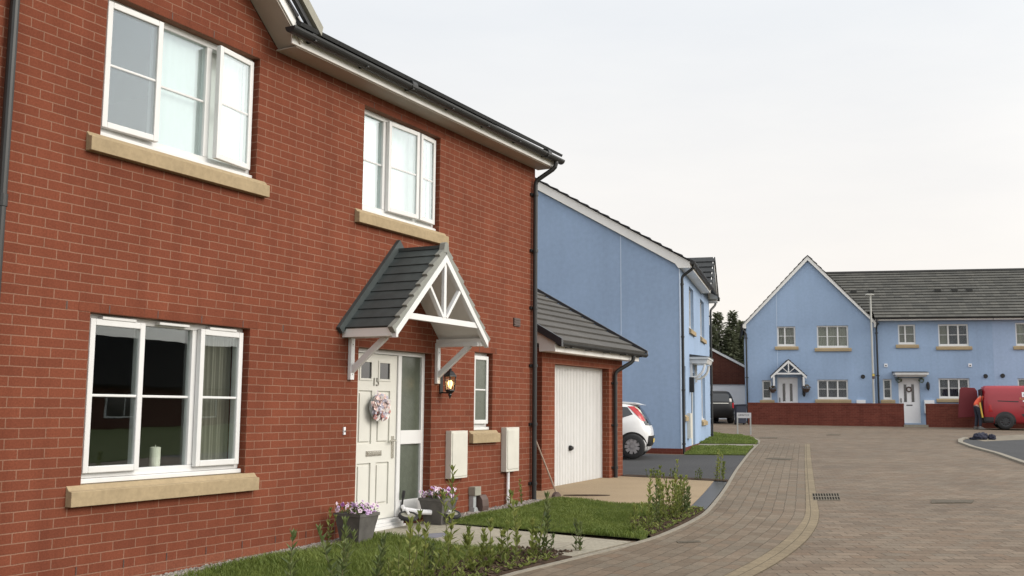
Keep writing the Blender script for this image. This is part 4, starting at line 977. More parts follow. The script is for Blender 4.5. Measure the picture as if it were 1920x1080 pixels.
# --- garden walls in front of them
def gwall(x0, x1, label, y0=-1.11, y1=-.90, h=.975):
    t = thing('garden_wall', w2h((x0 + x1) / 2, (y0 + y1) / 2), RG, label, 'wall', 'low walls in front of the far houses'); w = (x1 - x0) / 2; d = (y1 - y0) / 2
    mb = MB(); mb.box(-w, w, -d, d, -.3, h - .10); mb.build('brickwork', M['brick_wall'], t); mb = MB(); mb.box(-w - .004, w + .004, -d - .012, d + .012, h - .0995, h); mb.build('coping', M['brick_wall'], t, bevel=.008); return t
gwall(-.02, 6.70, 'long low red-brown brick wall in front of the gabled blue house')
gwall(7.63, 15.0, 'low brick wall running behind the red van, right of the white door')
mb = MB(); mb.box(-.5, .5, -.25, .25, -.3, .05); tag(mb.build('doorstep', M['kerb'], None, loc=w2h(7.165, -1.0), rz=RG), 'pale concrete step in the garden wall gap below the white door', 'step')
slabp = [w2h(x, y)[:2] for x, y in ((-.1, -.9), (14.5, -.9), (14.5, .05), (-.1, .05))]
slab('walkway', slabp, .02, M['kerb'])
def ball_plant(name, x, y, z, rad, mat, seed, label, cat, basket=False):
    r = random.Random(seed); T = thing(name, w2h(x, y, z), RG, label, cat, 'plants hung beside the far doors')
    lf = MB()
    for k in range(150):
        d = Vector((r.gauss(0, 1), r.gauss(0, 1), r.gauss(0, 1))).normalized(); d.z *= .8
        leafq(lf, d * rad * r.uniform(.7, 1), d + Vector((0, 0, .3)), Vector((.1, .2, 1)), rad * .45, rad * .3)
    lf.build('foliage', M[mat], T)
    if basket: MB().lathe([(0, -rad * 1.2), (rad * .6, -rad * 1.0), (rad * .95, -.2 * rad), (rad * .9, 0)], 12).build('basket', M['brown'], T)
    MB().bar((0, -y - .002, rad * 1.9), (0, 0, rad * 1.9), .02, .02).tube([(0, 0, rad * 1.9), (0, 0, 0)], .006, 5).build('bracket', M['black'], T)
def leafq(mb, base, d, up, L, W, fold=.25):
    d = d.normalized(); s_ = d.cross(up)
    if s_.length < 1e-4: s_ = d.orthogonal()
    s_.normalize(); n_ = s_.cross(d); m = base + d * L * .45; t = base + d * L
    l = m + s_ * W / 2 + n_ * W * fold; r = m - s_ * W / 2 + n_ * W * fold
    mb.face([base, m, l]); mb.face([base, r, m]); mb.face([m, t, l]); mb.face([m, r, t])
M['dry_leaf'] = leafmat('browning_foliage', (.10, .075, .04), (.26, .20, .12), 9, .2)
ball_plant('hanging_basket', 1.13, -.26, 1.60, .15, 'dry_leaf', 41, 'browning hanging basket left of the gabled house door', 'basket', True)
ball_plant('hanging_basket', 2.62, -.28, 1.64, .17, 'dry_leaf', 42, 'browning hanging basket right of the gabled house door', 'basket', True)
ball_plant('hanging_ball', 6.66, -.24, 2.02, .12, 'leaf_dark', 43, 'green foliage ball left of the terrace house door', 'plant')
ball_plant('hanging_ball', 7.62, -.24, 2.02, .11, 'leaf_dark', 44, 'green foliage ball right of the terrace house door', 'plant')
MB().lathe([(.07, .05), (.10, .03), (.13, .05), (.10, .075), (.07, .05)], 16, (7.13 - 5.70, .0, 1.62), 'y').build('door_wreath', M['brown'], None)
wt = bpy.data.objects['door_wreath']; wt.location = w2h(5.70, 0); wt.rotation_euler = (0, 0, RG); tag(wt, 'small brown wreath hanging on the far terrace house door', 'wreath')
# --- brown brick garage between the houses
FG = thing('brick_garage', w2far(-1.5, 8.0), RF, 'dark brown brick garage with wide white door behind the black SUV', 'garage')
mb = MB(); wall_grid(mb, -4.4, 4.4, -.3, 2.35, [(-3.6, -.25, -.3, 2.02), (.25, 3.9, -.3, 2.02)], .22); mb.face([(-4.4, 0, 2.35), (4.4, 0, 2.35), (0, 0, 4.62)])
mb.box(-4.4, -4.2, .22, 6, -.3, 2.35); mb.box(4.2, 4.4, .22, 6, -.3, 2.35); mb.build('wall', M['brick_dark'], FG)
mb = MB()
for sgn in (1, -1):
    a = Vector((sgn * 4.65, -.12, 2.33)); b = Vector((sgn * 4.65, 6.2, 2.33))
    if sgn < 0: a, b = b, a
    roof_slope(mb, a, b, Vector((-sgn, 0, .517)), Vector((sgn * .517, 0, 1)), 4.65 * 1.126, .3, .03)
mb.build('roof', M['tile_far'], FG)
mb = MB()
for sgn in (1, -1): mb.prism([(sgn * 4.6, 2.20), (0, 4.58), (0, 4.72), (sgn * 4.6, 2.34)], 'y', -.10, -.08)
mb.build('bargeboard', M['soffit'], FG)
for (a, b) in ((-3.6, -.25), (.25, 3.9)):
    mb = MB(); mb.box(a, b, .08, .14, -.05, 2.02)
    for k in range(4): mb.box(a + .05, b - .05, .07, .079, .05 + .49 * k, .48 + .49 * k)
    mb.build('garage_door', M['white_paint'], FG)
# ================================================================= HOUSES OVER THE ROAD, SEEN ONLY AS REFLECTIONS
OP = thing('brick_bungalow', (24, -38, 0), 0, 'dark roofed brick bungalow row seen only as a reflection in the ground floor window', 'house')
mb = MB(); mb.box(-24, 24, -6, 0, -.3, 2.5); mb.build('wall', M['brick_dark'], OP)
mb = MB(); mb.prism([(.5, 2.45), (.5, 2.55), (-3.2, 5.35), (-6.9, 2.55), (-6.9, 2.45)], 'x', -24.3, 24.3); mb.build('roof', plain('matt_dark_slate', (.020, .020, .021), 1, .2, 2, 0), OP)
for k in range(7):
    x = -21 + k * 7
    mb = MB(); mb.box(x - 1.3, x + 1.3, 0, .05, .8, 2.1); w = mb.build('window', M['upvc'], OP)
    mb = MB(); mb.box(x - 1.2, x - .05, .0505, .06, .9, 2.0); mb.box(x + .05, x + 1.2, .0505, .06, .9, 2.0); mb.build('pane', M['carglass'], w)
slab('verge', [(-14, -34), (50, -34), (40, -10), (12.1, -14.1), (-14, -10)], .012, M['grassbase'])
# ================================================================= VEHICLES
class Car:
    """body as a stack of plan outlines; x forward, origin on the ground under the middle"""
    def __init__(s, layers, n=5.0): s.L = layers; s.n = n
    def at(s, z):
        L = s.L
        if z <= L[0][0]: return L[0]
        for a, b in zip(L, L[1:]):
            if z <= b[0]:
                t = (z - a[0]) / (b[0] - a[0]); return tuple(p + (q - p) * t for p, q in zip(a, b))
        return L[-1]
    def pt(s, t, z, eps=0.0):
        _, xf, xr, hw, n = s.at(z); xm = (xf + xr) / 2; h = (xf - xr) / 2
        c, sn = cos(t), sin(t); sg = lambda v: 1 if v >= 0 else -1
        return Vector((xm + (h + eps) * sg(c) * abs(c) ** (2 / n), (hw + eps) * sg(sn) * abs(sn) ** (2 / n), z))
    def side(s, x, z, sgn, eps=.006):
        _, xf, xr, hw, n = s.at(z); xm = (xf + xr) / 2; h = (xf - xr) / 2
        u = max(-.999, min(.999, (x - xm) / h)); return Vector((x, sgn * (hw * (1 - abs(u) ** n) ** (1 / n) + eps), z))
    def body(s, mb, seg=56):
        prev = None
        for l in s.L:
            ring = [s.pt(2 * pi * k / seg + .0001, l[0]) for k in range(seg)]
            if prev:
                for k in range(seg):
                    j = (k + 1) % seg; mb.face([prev[k], prev[j], ring[j], ring[k]])
            prev = ring
        mb.face(prev); mb.face([s.pt(2 * pi * k / seg + .0001, s.L[0][0]) for k in range(seg)][::-1])
    def rpatch(s, mb, y0, y1, z0, z1, eps=.006, nu=8, nv=3, front=False):
        g = []
        for i in range(nu + 1):
            row = []
            for j in range(nv + 1):
                y = y0 + (y1 - y0) * i / nu; z = z0 + (z1 - z0) * j / nv; _, xf, xr, hw, n = s.at(z); u = min(.999, abs(y) / hw)
                h = (xf - xr) / 2; row.append(Vector(((xf + xr) / 2 + (1 if front else -1) * (h * (1 - u ** n) ** (1 / n) + eps), y, z)))
            g.append(row)
        for i in range(nu):
            for j in range(nv): mb.face([g[i][j], g[i + 1][j], g[i + 1][j + 1], g[i][j + 1]])
    def spatch(s, mb, up, lo, sgn, eps=.006, nu=10, nv=5):
        pl = lambda P, t: (lambda k, f: (P[k][0] * (1 - f) + P[k + 1][0] * f, P[k][1] * (1 - f) + P[k + 1][1] * f))(min(int(t * (len(P) - 1)), len(P) - 2), t * (len(P) - 1) - min(int(t * (len(P) - 1)), len(P) - 2))
        g = [[None] * (nv + 1) for _ in range(nu + 1)]
        for i in range(nu + 1):
            a, b = pl(up, i / nu), pl(lo, i / nu)
            for j in range(nv + 1):
                f = j / nv; g[i][j] = s.side(a[0] * (1 - f) + b[0] * f, a[1] * (1 - f) + b[1] * f, sgn, eps)
        for i in range(nu):
            for j in range(nv): mb.face([g[i][j], g[i + 1][j], g[i + 1][j + 1], g[i][j + 1]])
    def tpatch(s, mb, t0, t1, z0, z1, eps=.006, nu=10, nv=5, t0b=None, t1b=None):
        """wrap-round patch between outline angles; (t0,t1) at the top z1, (t0b,t1b) at the bottom z0"""
        t0b = t0 if t0b is None else t0b; t1b = t1 if t1b is None else t1b
        g = []
        for i in range(nu + 1):
            row = []
            for j in range(nv + 1):
                f = j / nv; u = i / nu; a = t0b * (1 - f) + t0 * f; b = t1b * (1 - f) + t1 * f; row.append(s.pt(a * (1 - u) + b * u, z0 + (z1 - z0) * f, eps))
            g.append(row)
        for i in range(nu):
            for j in range(nv): mb.face([g[i][j], g[i + 1][j], g[i + 1][j + 1], g[i][j + 1]])
def wheel(par, x, y, r, w, spokes=9, rimr=.68, rm='silver', sw=1.3):
    sg = 1 if y > 0 else -1
    m = MB(); h = w / 2
    m.lathe([(r * .6, -h), (r * .9, -h), (r * .97, -h * .8), (r, -h * .45), (r, h * .45), (r * .97, h * .8), (r * .9, h), (r * .6, h)], 30, (x, y, r), 'y')
    wh = m.build('wheel', M['rubber'], par, smooth=True)
    m = MB(); yo = y + sg * (h - .02); R0 = r * rimr
    m.lathe([(R0 * .86, yo - sg * .03), (R0 * .88, yo + sg * .012), (R0, yo + sg * .018), (R0 * 1.02, yo)], 30, (x, 0, r), 'y')
    m.lathe([(0, yo + sg * .012), (R0 * .2, yo + sg * .012), (R0 * .22, yo - sg * .02)], 16, (x, 0, r), 'y')
    for k in range(spokes):
        a = 2 * pi * k / spokes; m.bar((x + R0 * .18 * cos(a), yo, r + R0 * .18 * sin(a)), (x + R0 * .9 * cos(a), yo, r + R0 * .9 * sin(a)), R0 * 2 * pi / spokes * .30 / sw, .016, (0, sg, 0))
    m.build('rim', M[rm], wh)
    m = MB(); m.lathe([(0, y - sg * .02), (R0 * .95, y - sg * .02), (R0, y)], 20, (x, 0, r), 'y'); m.build('brake_disc', M['black'], wh)
    return wh
def arch(mb, car, x, r, sgn, zc, eps=.012):
    n = 24; pts = [car.side(x + r * cos(a), max(.20, zc + r * sin(a)), sgn, eps) for a in [-.35 + (pi + .7) * k / n for k in range(n + 1)]]
    c = car.side(x, zc, sgn, eps)
    for k in range(n): mb.face([c, pts[k], pts[k + 1]])
# --- white hatchback on the dark drive (tail towards the road)
hx, hy = -sin(TH2), cos(TH2)
c0 = (14.12 + .80 * cos(TH2) + hx * 1.13, 1.79 + .80 * sin(TH2) + hy * 1.13)
WC = thing('parked_car', P3(c0[0], c0[1], .018), TH2 + pi / 2 + radians(4), 'small white hatchback on the dark driveway, half hidden by the garage', 'car'); WC.scale = (.93, .93, .93)
ly = [(.17, 1.62, -1.44, .66, 5), (.22, 1.68, -1.50, .76, 5), (.38, 1.72, -1.56, .805, 5), (.56, 1.72, -1.575, .815, 5), (.68, 1.66, -1.56, .815, 5), (.80, 1.45, -1.52, .805, 5), (.87, 1.15, -1.48, .79, 5), (.91, .95, -1.46, .77, 5.5), (1.03, .68, -1.40, .72, 5.5), (1.16, .42, -1.32, .66, 5.5), (1.26, .18, -1.24, .60, 5), (1.31, -.05, -1.15, .54, 4), (1.345, -.3, -1.0, .42, 3), (1.355, -.5, -.8, .2, 2.5)]
car = Car(ly)
mb = MB(); car.body(mb); bd = mb.build('body', M['white_car'], WC, smooth=True, weld=True)
mb = MB(); mb.prism([(-1.38, 1.285), (-1.18, 1.345), (-.8, 1.37), (-.8, 1.325), (-1.18, 1.29)], 'y', -.53, .53); mb.build('spoiler', M['white_car'], WC, bevel=.01)
for sg in (1, -1):
    gl = MB(); car.spatch(gl, [(-1.0, 1.235), (-.5, 1.265), (.08, 1.24), (.38, 1.13), (.66, .93)], [(-1.14, 1.06), (-.85, .965), (-.2, .925), (.3, .915), (.70, .905)], sg); gl.build('side_window', M['carglass'], WC, smooth=True)
gl = MB(); car.rpatch(gl, -.62, .62, .80, 1.0, .010, 12, 4); car.rpatch(gl, -.54, .54, 1.0, 1.25, .010, 12, 4); gl.build('rear_window', M['carglass'], WC, smooth=True)
gl = MB(); car.rpatch(gl, -.56, .56, .96, 1.25, .006, 10, 4, True); gl.build('windscreen', M['carglass'], WC, smooth=True)
for sg in (1, -1):
    t = MB(); car.spatch(t, [(-1.00, 1.255), (-1.07, 1.20), (-1.17, 1.10), (-1.27, 1.0), (-1.36, .90)], [(-1.15, 1.255), (-1.24, 1.19), (-1.32, 1.10), (-1.38, 1.0), (-1.43, .90)], sg, .012); t.build('tail_light', M['red_lamp'], WC, smooth=True)
    t = MB(); car.spatch(t, [(-1.16, 1.24), (-1.25, 1.18), (-1.33, 1.08), (-1.39, .99)], [(-1.225, 1.24), (-1.30, 1.18), (-1.37, 1.08), (-1.43, .99)], sg, .016); t.build('reversing_light', M['clear_lamp'], WC, smooth=True)
t = MB(); car.rpatch(t, -.60, .60, .30, .55, .015, 12, 4); t.build('bumper_insert', M['black'], WC, smooth=True)
t = MB(); car.rpatch(t, -.26, .26, .38, .48, .03); t.build('number_plate', M['plate'], WC)
for sg in (1, -1):
    for ax_ in (-1.13, 1.17): t = MB(); arch(t, car, ax_, .345, sg, .30); t.build('wheel_arch', M['black'], WC)
for sg in (1, -1): wheel(WC, -1.13, sg * .745, .30, .17, 9, .74, 'silver', .62); wheel(WC, 1.17, sg * .745, .30, .17, 9, .74, 'silver', .62)
t = MB()
for sg in (1, -1):
    for (x0, z0, x1, z1) in ((-.55, .90, -.62, .38), (.42, .89, .50, .33)):
        p = car.side(x0, z0, sg, .002); q = car.side(x1, z1, sg, .002); t.bar(p, q, .006, .008, (0, sg, 0))
t.build('door_seam', M['greybox'], WC)
# --- black SUV between the far houses
SV = thing('parked_car', w2far(-1.62, 1.6, .0), RF + pi / 2 + .06, 'large black SUV seen from behind in front of the brown garage', 'car'); SV.scale = (.95, .95, .92)
ly = [(.28, 2.2, -2.2, .80, 6), (.40, 2.3, -2.3, .92, 6), (.75, 2.3, -2.33, .94, 6), (.95, 2.2, -2.31, .93, 6), (1.05, 1.5, -2.29, .92, 6), (1.15, .9, -2.26, .88, 6), (1.40, .5, -2.16, .80, 6), (1.58, .2, -2.05, .73, 5), (1.64, 0, -1.9, .62, 4)]
car = Car(ly); mb = MB(); car.body(mb); mb.build('body', M['suv'], SV, smooth=True, weld=True)
g = MB(); car.rpatch(g, -.68, .68, 1.10, 1.50, .008, 12, 5); g.build('rear_window', M['carglass'], SV, smooth=True)
for sg in (1, -1):
    g = MB(); car.spatch(g, [(-1.9, 1.5), (.1, 1.5), (.6, 1.2)], [(-2.0, 1.15), (.0, 1.12), (.75, 1.12)], sg); g.build('side_window', M['carglass'], SV, smooth=True)
g = MB(); car.rpatch(g, -.5, .5, 1.0, 1.035, .015); g.build('chrome_strip', M['chrome'], SV)
for sg in (1, -1):
    g = MB(); car.rpatch(g, sg * .70, sg * .88, .78, 1.04, .012); g.build('tail_light', M['red_lamp'], SV)
    g = MB(); g.prism([(.75, 1.12), (.9, 1.12), (.92, 1.28), (.78, 1.28)], 'y', sg * .98, sg * 1.17); g.build('wing_mirror', M['suv'], SV, bevel=.02)
    wheel(SV, -1.45, sg * .82, .36, .22, 7, .66); wheel(SV, 1.45, sg * .82, .36, .22, 7, .66)
# --- red post van with its back doors open
VZ = -.063
RV = thing('delivery_van', w2far(10.62, -5.2, VZ - .02), RF - radians(20), 'red mail van parked side-on with its rear doors open', 'van')
ly = [(.24, 2.02, -1.86, .80, 9), (.34, 2.14, -1.93, .88, 9), (.55, 2.17, -1.95, .905, 9), (.80, 2.14, -1.95, .91, 10), (.98, 1.95, -1.95, .905, 10), (1.10, 1.35, -1.945, .89, 10), (1.40, 1.02, -1.93, .84, 10), (1.66, .72, -1.905, .77, 9), (1.76, .50, -1.88, .70, 7), (1.80, .2, -1.8, .5, 5)]
car = Car(ly, 9); mb = MB(); car.body(mb, 80); mb.build('body', M['red_van'], RV, smooth=True, weld=True)
for sg in (1, -1):
    g = MB(); car.spatch(g, [(.32, 1.62), (.62, 1.62), (.95, 1.38), (1.25, 1.12)], [(.34, 1.13), (.62, 1.11), (.98, 1.10), (1.28, 1.09)], sg); g.build('side_window', M['carglass'], RV, smooth=True)
g = MB(); car.rpatch(g, -.72, .72, 1.13, 1.64, .006, 10, 4, True); g.build('windscreen', M['carglass'], RV, smooth=True)
for sg in (1, -1):
    for ax_ in (-1.12, 1.30): t = MB(); arch(t, car, ax_, .40, sg, .33, .022); t.build('wheel_arch', M['grey_trim'], RV)
for sg in (1, -1): wheel(RV, -1.12, sg * .845, .325, .20, 10, .60, 'gutter_grey', .8); wheel(RV, 1.30, sg * .845, .325, .20, 10, .60, 'gutter_grey', .8)
t = MB()
for sg in (1, -1):
    car.spatch(t, [(-1.94, .50), (-1.54, .50)], [(-1.92, .26), (-1.56, .26)], sg, .014); car.spatch(t, [(-.52, .64), (.3, .64)], [(-.46, .53), (.3, .53)], sg, .014); car.spatch(t, [(.36, .64), (.86, .64)], [(.36, .53), (.86, .53)], sg, .014)
car.rpatch(t, -.86, .86, .26, .50, .02, 14, 3); t.build('bumper', M['grey_trim'], RV)
for sg in (1, -1): t = MB(); car.spatch(t, [(-1.38, 1.185), (-.60, 1.155)], [(-1.38, 1.150), (-.60, 1.115)], sg, .006); t.build('door_rail', M['black'], RV)
t = MB()
for sg in (1, -1):
    for (x0, z0, x1, z1) in ((-.52, 1.60, -.52, .40), (.30, 1.60, .32, .38)): t.bar(car.side(x0, z0, sg, .001), car.side(x1, z1, sg, .001), .010, .006, (0, sg, 0))
t.build('door_seam', M['red_van_dark'], RV)
t = MB()
for sg in (1, -1): car.spatch(t, [(-1.70, 1.02), (-1.62, 1.02)], [(-1.74, .72), (-1.58, .72)], sg, .008)
t.build('tail_light', M['red_lamp'], RV)
t = MB()
car.spatch(t, [(-.56, .96), (.2, .97), (.3, .97)], [(-.12, .66), (.2, .66), (.3, .66)], -1, .003, 12, 4); car.spatch(t, [(-.56, .96), (.2, .97), (.3, .97)], [(-.12, .66), (.2, .66), (.3, .66)], 1, .003, 12, 4)
t.build('lower_panel', plain('deep_red_panel', (.27, .012, .016), .35, .05, 2), RV)
# lettering and crest panel on the side facing the road
ysd = car.side(-.1, 1.35, -1, .0)
ang = atan2(car.side(0, 1.55, -1).y - car.side(0, 1.2, -1).y, .35)
def sidequad(x0, x1, z0, z1, eps):
    return [car.side(x0, z0, -1, eps), car.side(x1, z0, -1, eps), car.side(x1, z1, -1, eps), car.side(x0, z1, -1, eps)]
t = MB(); t.face(sidequad(-.46, -.21, 1.33, 1.53, .010)); t.face(sidequad(-.44, -.21, 1.135, 1.195, .010)); sp = t.build('emblem_panel', M['white_paint'], RV)
t = MB()      # a small crown over a lens-shaped badge
cxx, czz = -.335, 1.42
for k in range(16):
    a0, a1 = 2 * pi * k / 16, 2 * pi * (k + 1) / 16
    t.face([car.side(cxx, czz, -1, .014), car.side(cxx + .070 * cos(a0), czz + .034 * sin(a0), -1, .014), car.side(cxx + .070 * cos(a1), czz + .034 * sin(a1), -1, .014)])
for k in range(5):
    x = cxx - .05 + .025 * k; t.face([car.side(x - .012, czz + .040, -1, .014), car.side(x + .012, czz + .040, -1, .014), car.side(x, czz + .075 - abs(k - 2) * .006, -1, .014)])
t.build('emblem', M['grey_trim'], sp)
p = car.side(-.28, 1.26, -1, .012)
text('lettering', 'Royal Mail', .135, M['gold_ink'], RV, tuple(p), (pi / 2 + atan2(.06, .3) * -1 * 0 + .12 * -1, 0, 0), .001)
# rear doors, hinged at the back corners
t = MB(); t.prism([(.02, .52), (0, 1.10), (-.05, 1.62), (-.14, 1.74), (-.66, 1.76), (-.74, 1.66), (-.80, 1.05), (-.84, .45)], 'x', -.035, .035)
d = t.build('rear_door', M['red_van_dark'], RV, loc=(-1.96, .86, 0), rz=radians(-86), bevel=.015)
q = MB(); q.prism([(-.14, 1.12), (-.18, 1.55), (-.60, 1.58), (-.64, 1.12)], 'x', -.041, -.036); q.build('door_panel', M['red_van_dark'], d)
t = MB(); t.box(-1.972, -1.952, -.80, .80, .46, 1.66); t.build('load_opening', M['black'], RV)  # black slab standing for the dark inside of the van
for k, (y_, x_) in enumerate(((-.72, -1.99), (-.88, -1.985))):
    t = MB(); t.bar((x_ - .06, y_ - .02, 1.10), (x_ + .02, y_ - .02, .48), .05, .012, (0, 1, 0)); t.build('reflective_strip', M['yellow'], RV)
# ================================================================= PERSON AT THE VAN
def skin_obj(name, verts, edges, rad, mat, parent, root=0, sub=2):
    me = bpy.data.meshes.new(name); me.from_pydata(verts, edges, []); me.materials.append(mat)
    o = bpy.data.objects.new(name, me); COL.objects.link(o); o.parent = parent
    sm = o.modifiers.new('skin', 'SKIN'); sm.use_smooth_shade = True
    bpy.context.view_layer.objects.active = o
    if not me.skin_vertices:
        bm = bmesh.new(); bm.from_mesh(me); bm.verts.layers.skin.verify(); bm.to_mesh(me); bm.free()
    for i, sv in enumerate(me.skin_vertices[0].data):
        r = rad[i]; sv.radius = r if isinstance(r, tuple) else (r, r); sv.use_root = (i == root)
    s = o.modifiers.new('sub', 'SUBSURF'); s.levels = sub; s.render_levels = sub
    return o
PZ = -.07
PN = thing('person', w2far(8.40, -5.02, PZ - .02), RF, 'person in orange hi-vis top and dark trousers bending into the red van', 'person')
# x towards the van, z up; hips at 0.90, bent forward at the waist
J = [(0, 0, .93), (0, 0, 1.02), (.10, 0, 1.16), (.23, 0, 1.30), (.30, 0, 1.375), (.37, 0, 1.43), (.44, 0, 1.50), (.47, 0, 1.56),
     (.22, .19, 1.33), (.36, .23, 1.12), (.56, .20, 1.05), (.64, .19, 1.05),
     (.22, -.19, 1.33), (.34, -.24, 1.12), (.54, -.22, 1.02), (.62, -.21, 1.01),
     (.0, .10, .88), (.03, .11, .49), (-.03, .11, .09), (.10, .12, .035),
     (.0, -.10, .88), (.08, -.11, .50), (.05, -.12, .09), (.18, -.13, .035)]
Ed = [(0, 1), (1, 2), (2, 3), (3, 4), (4, 5), (5, 6), (6, 7), (3, 8), (8, 9), (9, 10), (10, 11), (3, 12), (12, 13), (13, 14), (14, 15), (0, 16), (16, 17), (17, 18), (18, 19), (0, 20), (20, 21), (21, 22), (22, 23)]
Rd = [(.13, .10), (.125, .095), (.13, .10), (.14, .105), (.085, .075), (.055, .055), (.085, .075), (.075, .07), .055, .042, .032, .034, .055, .042, .032, .034, .085, .058, .040, .032, .085, .058, .040, .032]
body = skin_obj('body', J, Ed, Rd, M['skin'], PN)
skin_obj('trousers', [J[0], (0, 0, 1.0), J[16], J[17], (J[18][0], J[18][1], .10), J[20], J[21], (J[22][0], J[22][1], .10)], [(0, 1), (0, 2), (2, 3), (3, 4), (0, 5), (5, 6), (6, 7)], [(.145, .115), (.14, .11), .100, .075, .062, .100, .075, .062], M['navy'], PN)
skin_obj('hi_vis_top', [(0, 0, .97), J[1], J[2], J[3], (.28, 0, 1.355), J[8], J[9], (.46, .215, 1.085), J[12], J[13], (.44, -.23, 1.07)], [(0, 1), (1, 2), (2, 3), (3, 4), (3, 5), (5, 6), (6, 7), (3, 8), (8, 9), (9, 10)], [(.15, .12), (.15, .12), (.15, .12), (.155, .125), (.09, .08), .070, .060, .050, .070, .060, .050], M['hivis'], PN)
mb = MB(); mb.lathe([(.0, 1.665), (.05, 1.655), (.085, 1.62), (.098, 1.57), (.092, 1.53), (.0, 1.53)], 14, (.435, 0, 0)); mb.build('hair', M['hair'], PN, smooth=True)
mb = MB()
for sg in (1, -1): mb.lathe([(0, -.01), (.011, -.006), (.011, .006), (0, .01)], 8, (.535, sg * .032, 1.545), 'x')
mb.build('eye', M['black'], PN)
mb = MB(); mb.prism([(.545, 1.545), (.575, 1.505), (.545, 1.495)], 'y', -.014, .014); mb.build('nose', M['skin'], PN)
for sg, hnd in ((1, J[11]), (-1, J[15])):
    vs = [hnd]; es = []; rs = [(.036, .018)]
    for f in range(4):
        b = len(vs); yy = hnd[1] + (f - 1.5) * .02; ln = (.075, .085, .080, .062)[f]
        vs += [(hnd[0] + .045, yy, hnd[2]), (hnd[0] + .045 + ln * .55, yy, hnd[2] - .012), (hnd[0] + .045 + ln, yy, hnd[2] - .04)]; es += [(0, b), (b, b + 1), (b + 1, b + 2)]; rs += [.011, .0095, .008]
    b = len(vs); vs += [(hnd[0] + .01, hnd[1] - sg * .035, hnd[2]), (hnd[0] + .05, hnd[1] - sg * .055, hnd[2] - .02)]; es += [(0, b), (b, b + 1)]; rs += [.012, .009]
    skin_obj('hand', vs, es, rs, M['skin'], PN, sub=1)
for ft in (J[18], J[22]):
    mb = MB(); mb.prism([(ft[0] - .07, 0), (ft[0] + .20, 0), (ft[0] + .20, .04), (ft[0] + .10, .085), (ft[0] + .03, .12), (ft[0] - .07, .12)], 'y', ft[1] - .045, ft[1] + .045); mb.build('shoe', M['shoe'], PN, bevel=.015)
# ================================================================= LAMP POST, SIGN, BIN, BAG
LP = thing('lamp_post', w2far(5.33, -1.55, -.02), RF, 'tall pale grey lamp post standing in front of the garden wall', 'lamp post')
mb = MB(); mb.lathe([(.085, -.2), (.085, .95), (.075, .99), (.045, 1.02), (.040, 5.85)], 14); mb.build('pole', M['lamp_head'], LP, smooth=False)
mb = MB(); mb.lathe([(.092, -.02), (.092, .16), (.086, .17)], 14); mb.build('base_sleeve', M['iron'], LP)
mb = MB(); mb.prism([(-.22, 5.90), (.16, 5.90), (.16, 5.93), (.05, 5.965), (-.18, 5.955)], 'y', -.09, .09); mb.box(-.045, .045, -.05, .05, 5.82, 5.90); mb.build('lamp_head', M['lamp_head'], LP, bevel=.01)
mb = MB(); mb.box(-.06, .06, -.06, -.041, 2.10, 2.33); mb.mi = 1; mb.box(-.05, .05, -.064, -.0605, 2.22, 2.31); mb.build('lamp_plate', [M['brown'], M['plate']], LP)
SG = thing('street_sign', w2far(-2.79, -11.5, -.235), RF + .08, 'low grey street name sign on two posts at the edge of the corner lawn', 'sign')
for sx in (-.235, .235):
    mb = MB(); mb.box(sx - .022, sx + .022, -.02, .02, -.15, .60); mb.box(sx - .022, sx + .022, .0005, .02, .6, .76); mb.build('post', M['steel'], SG)
mb = MB(); mb.box(-.26, .26, -.018, 0, .575, .765); pn = mb.build('sign_panel', M['sign'], SG, bevel=.006)
mb = MB(); x = -.20
rr = random.Random(2)
while x < .18:                                             # letters far too small to read in the photograph: worn strokes
    w_ = rr.uniform(.018, .034); mb.box(x, x + w_ * .35, -.021, -.0185, .655, .715); mb.box(x, x + w_, -.021, -.0185, rr.choice((.655, .68, .703)), rr.choice((.668, .693, .715))); x += w_ + .012
mb.build('lettering', M['signink'], pn)
BN = thing('wheelie_bin', w2far(-.71, -1.6, -.02), RF, 'dark blue bin beside the end of the garden wall', 'bin')
mb = MB(); mb.prism([(-.20, .06), (.20, .06), (.24, .86), (-.24, .86)], 'y', -.24, .24); mb.build('body', M['bin'], BN, bevel=.02)
mb = MB(); mb.prism([(-.26, .862), (.26, .862), (.24, .93), (-.24, .90)], 'y', -.27, .27); mb.build('lid', M['bin'], BN, bevel=.015)
for sx in (-.19, .19):
    mb = MB(); mb.lathe([(0, -.03), (.09, -.03), (.09, .03), (0, .03)], 14, (sx, .22, .09), 'x'); mb.build('wheel', M['rubber'], BN)
def lumpy(name, parts, mat, seed):
    r = random.Random(seed); bm = bmesh.new()
    for (x, y, z, a, b, c) in parts:
        m = Matrix.Translation((x, y, z)) @ Matrix.Diagonal((a, b, c, 1)); bmesh.ops.create_icosphere(bm, subdivisions=3, radius=1, matrix=m)
    for v in bm.verts: v.co += Vector((r.uniform(-1, 1), r.uniform(-1, 1), r.uniform(-1, 1))) * .022; v.co.z = max(.0, v.co.z)
    me = bpy.data.meshes.new(name); bm.to_mesh(me); bm.free(); me.materials.append(mat); o = bpy.data.objects.new(name, me); COL.objects.link(o); return o
o = lumpy('coat', [(-.12, 0, .08, .22, .16, .14), (.02, .05, .10, .14, .13, .13), (.28, 0, .07, .13, .11, .11), (-.3, .02, .03, .14, .12, .05)], M['bag'], 3)
o.location = P3(30.0, -4.2, .012); o.rotation_euler = (0, 0, RF); tag(o, 'dark navy crumpled coat or bag lying by the parking bay kerb', 'coat')
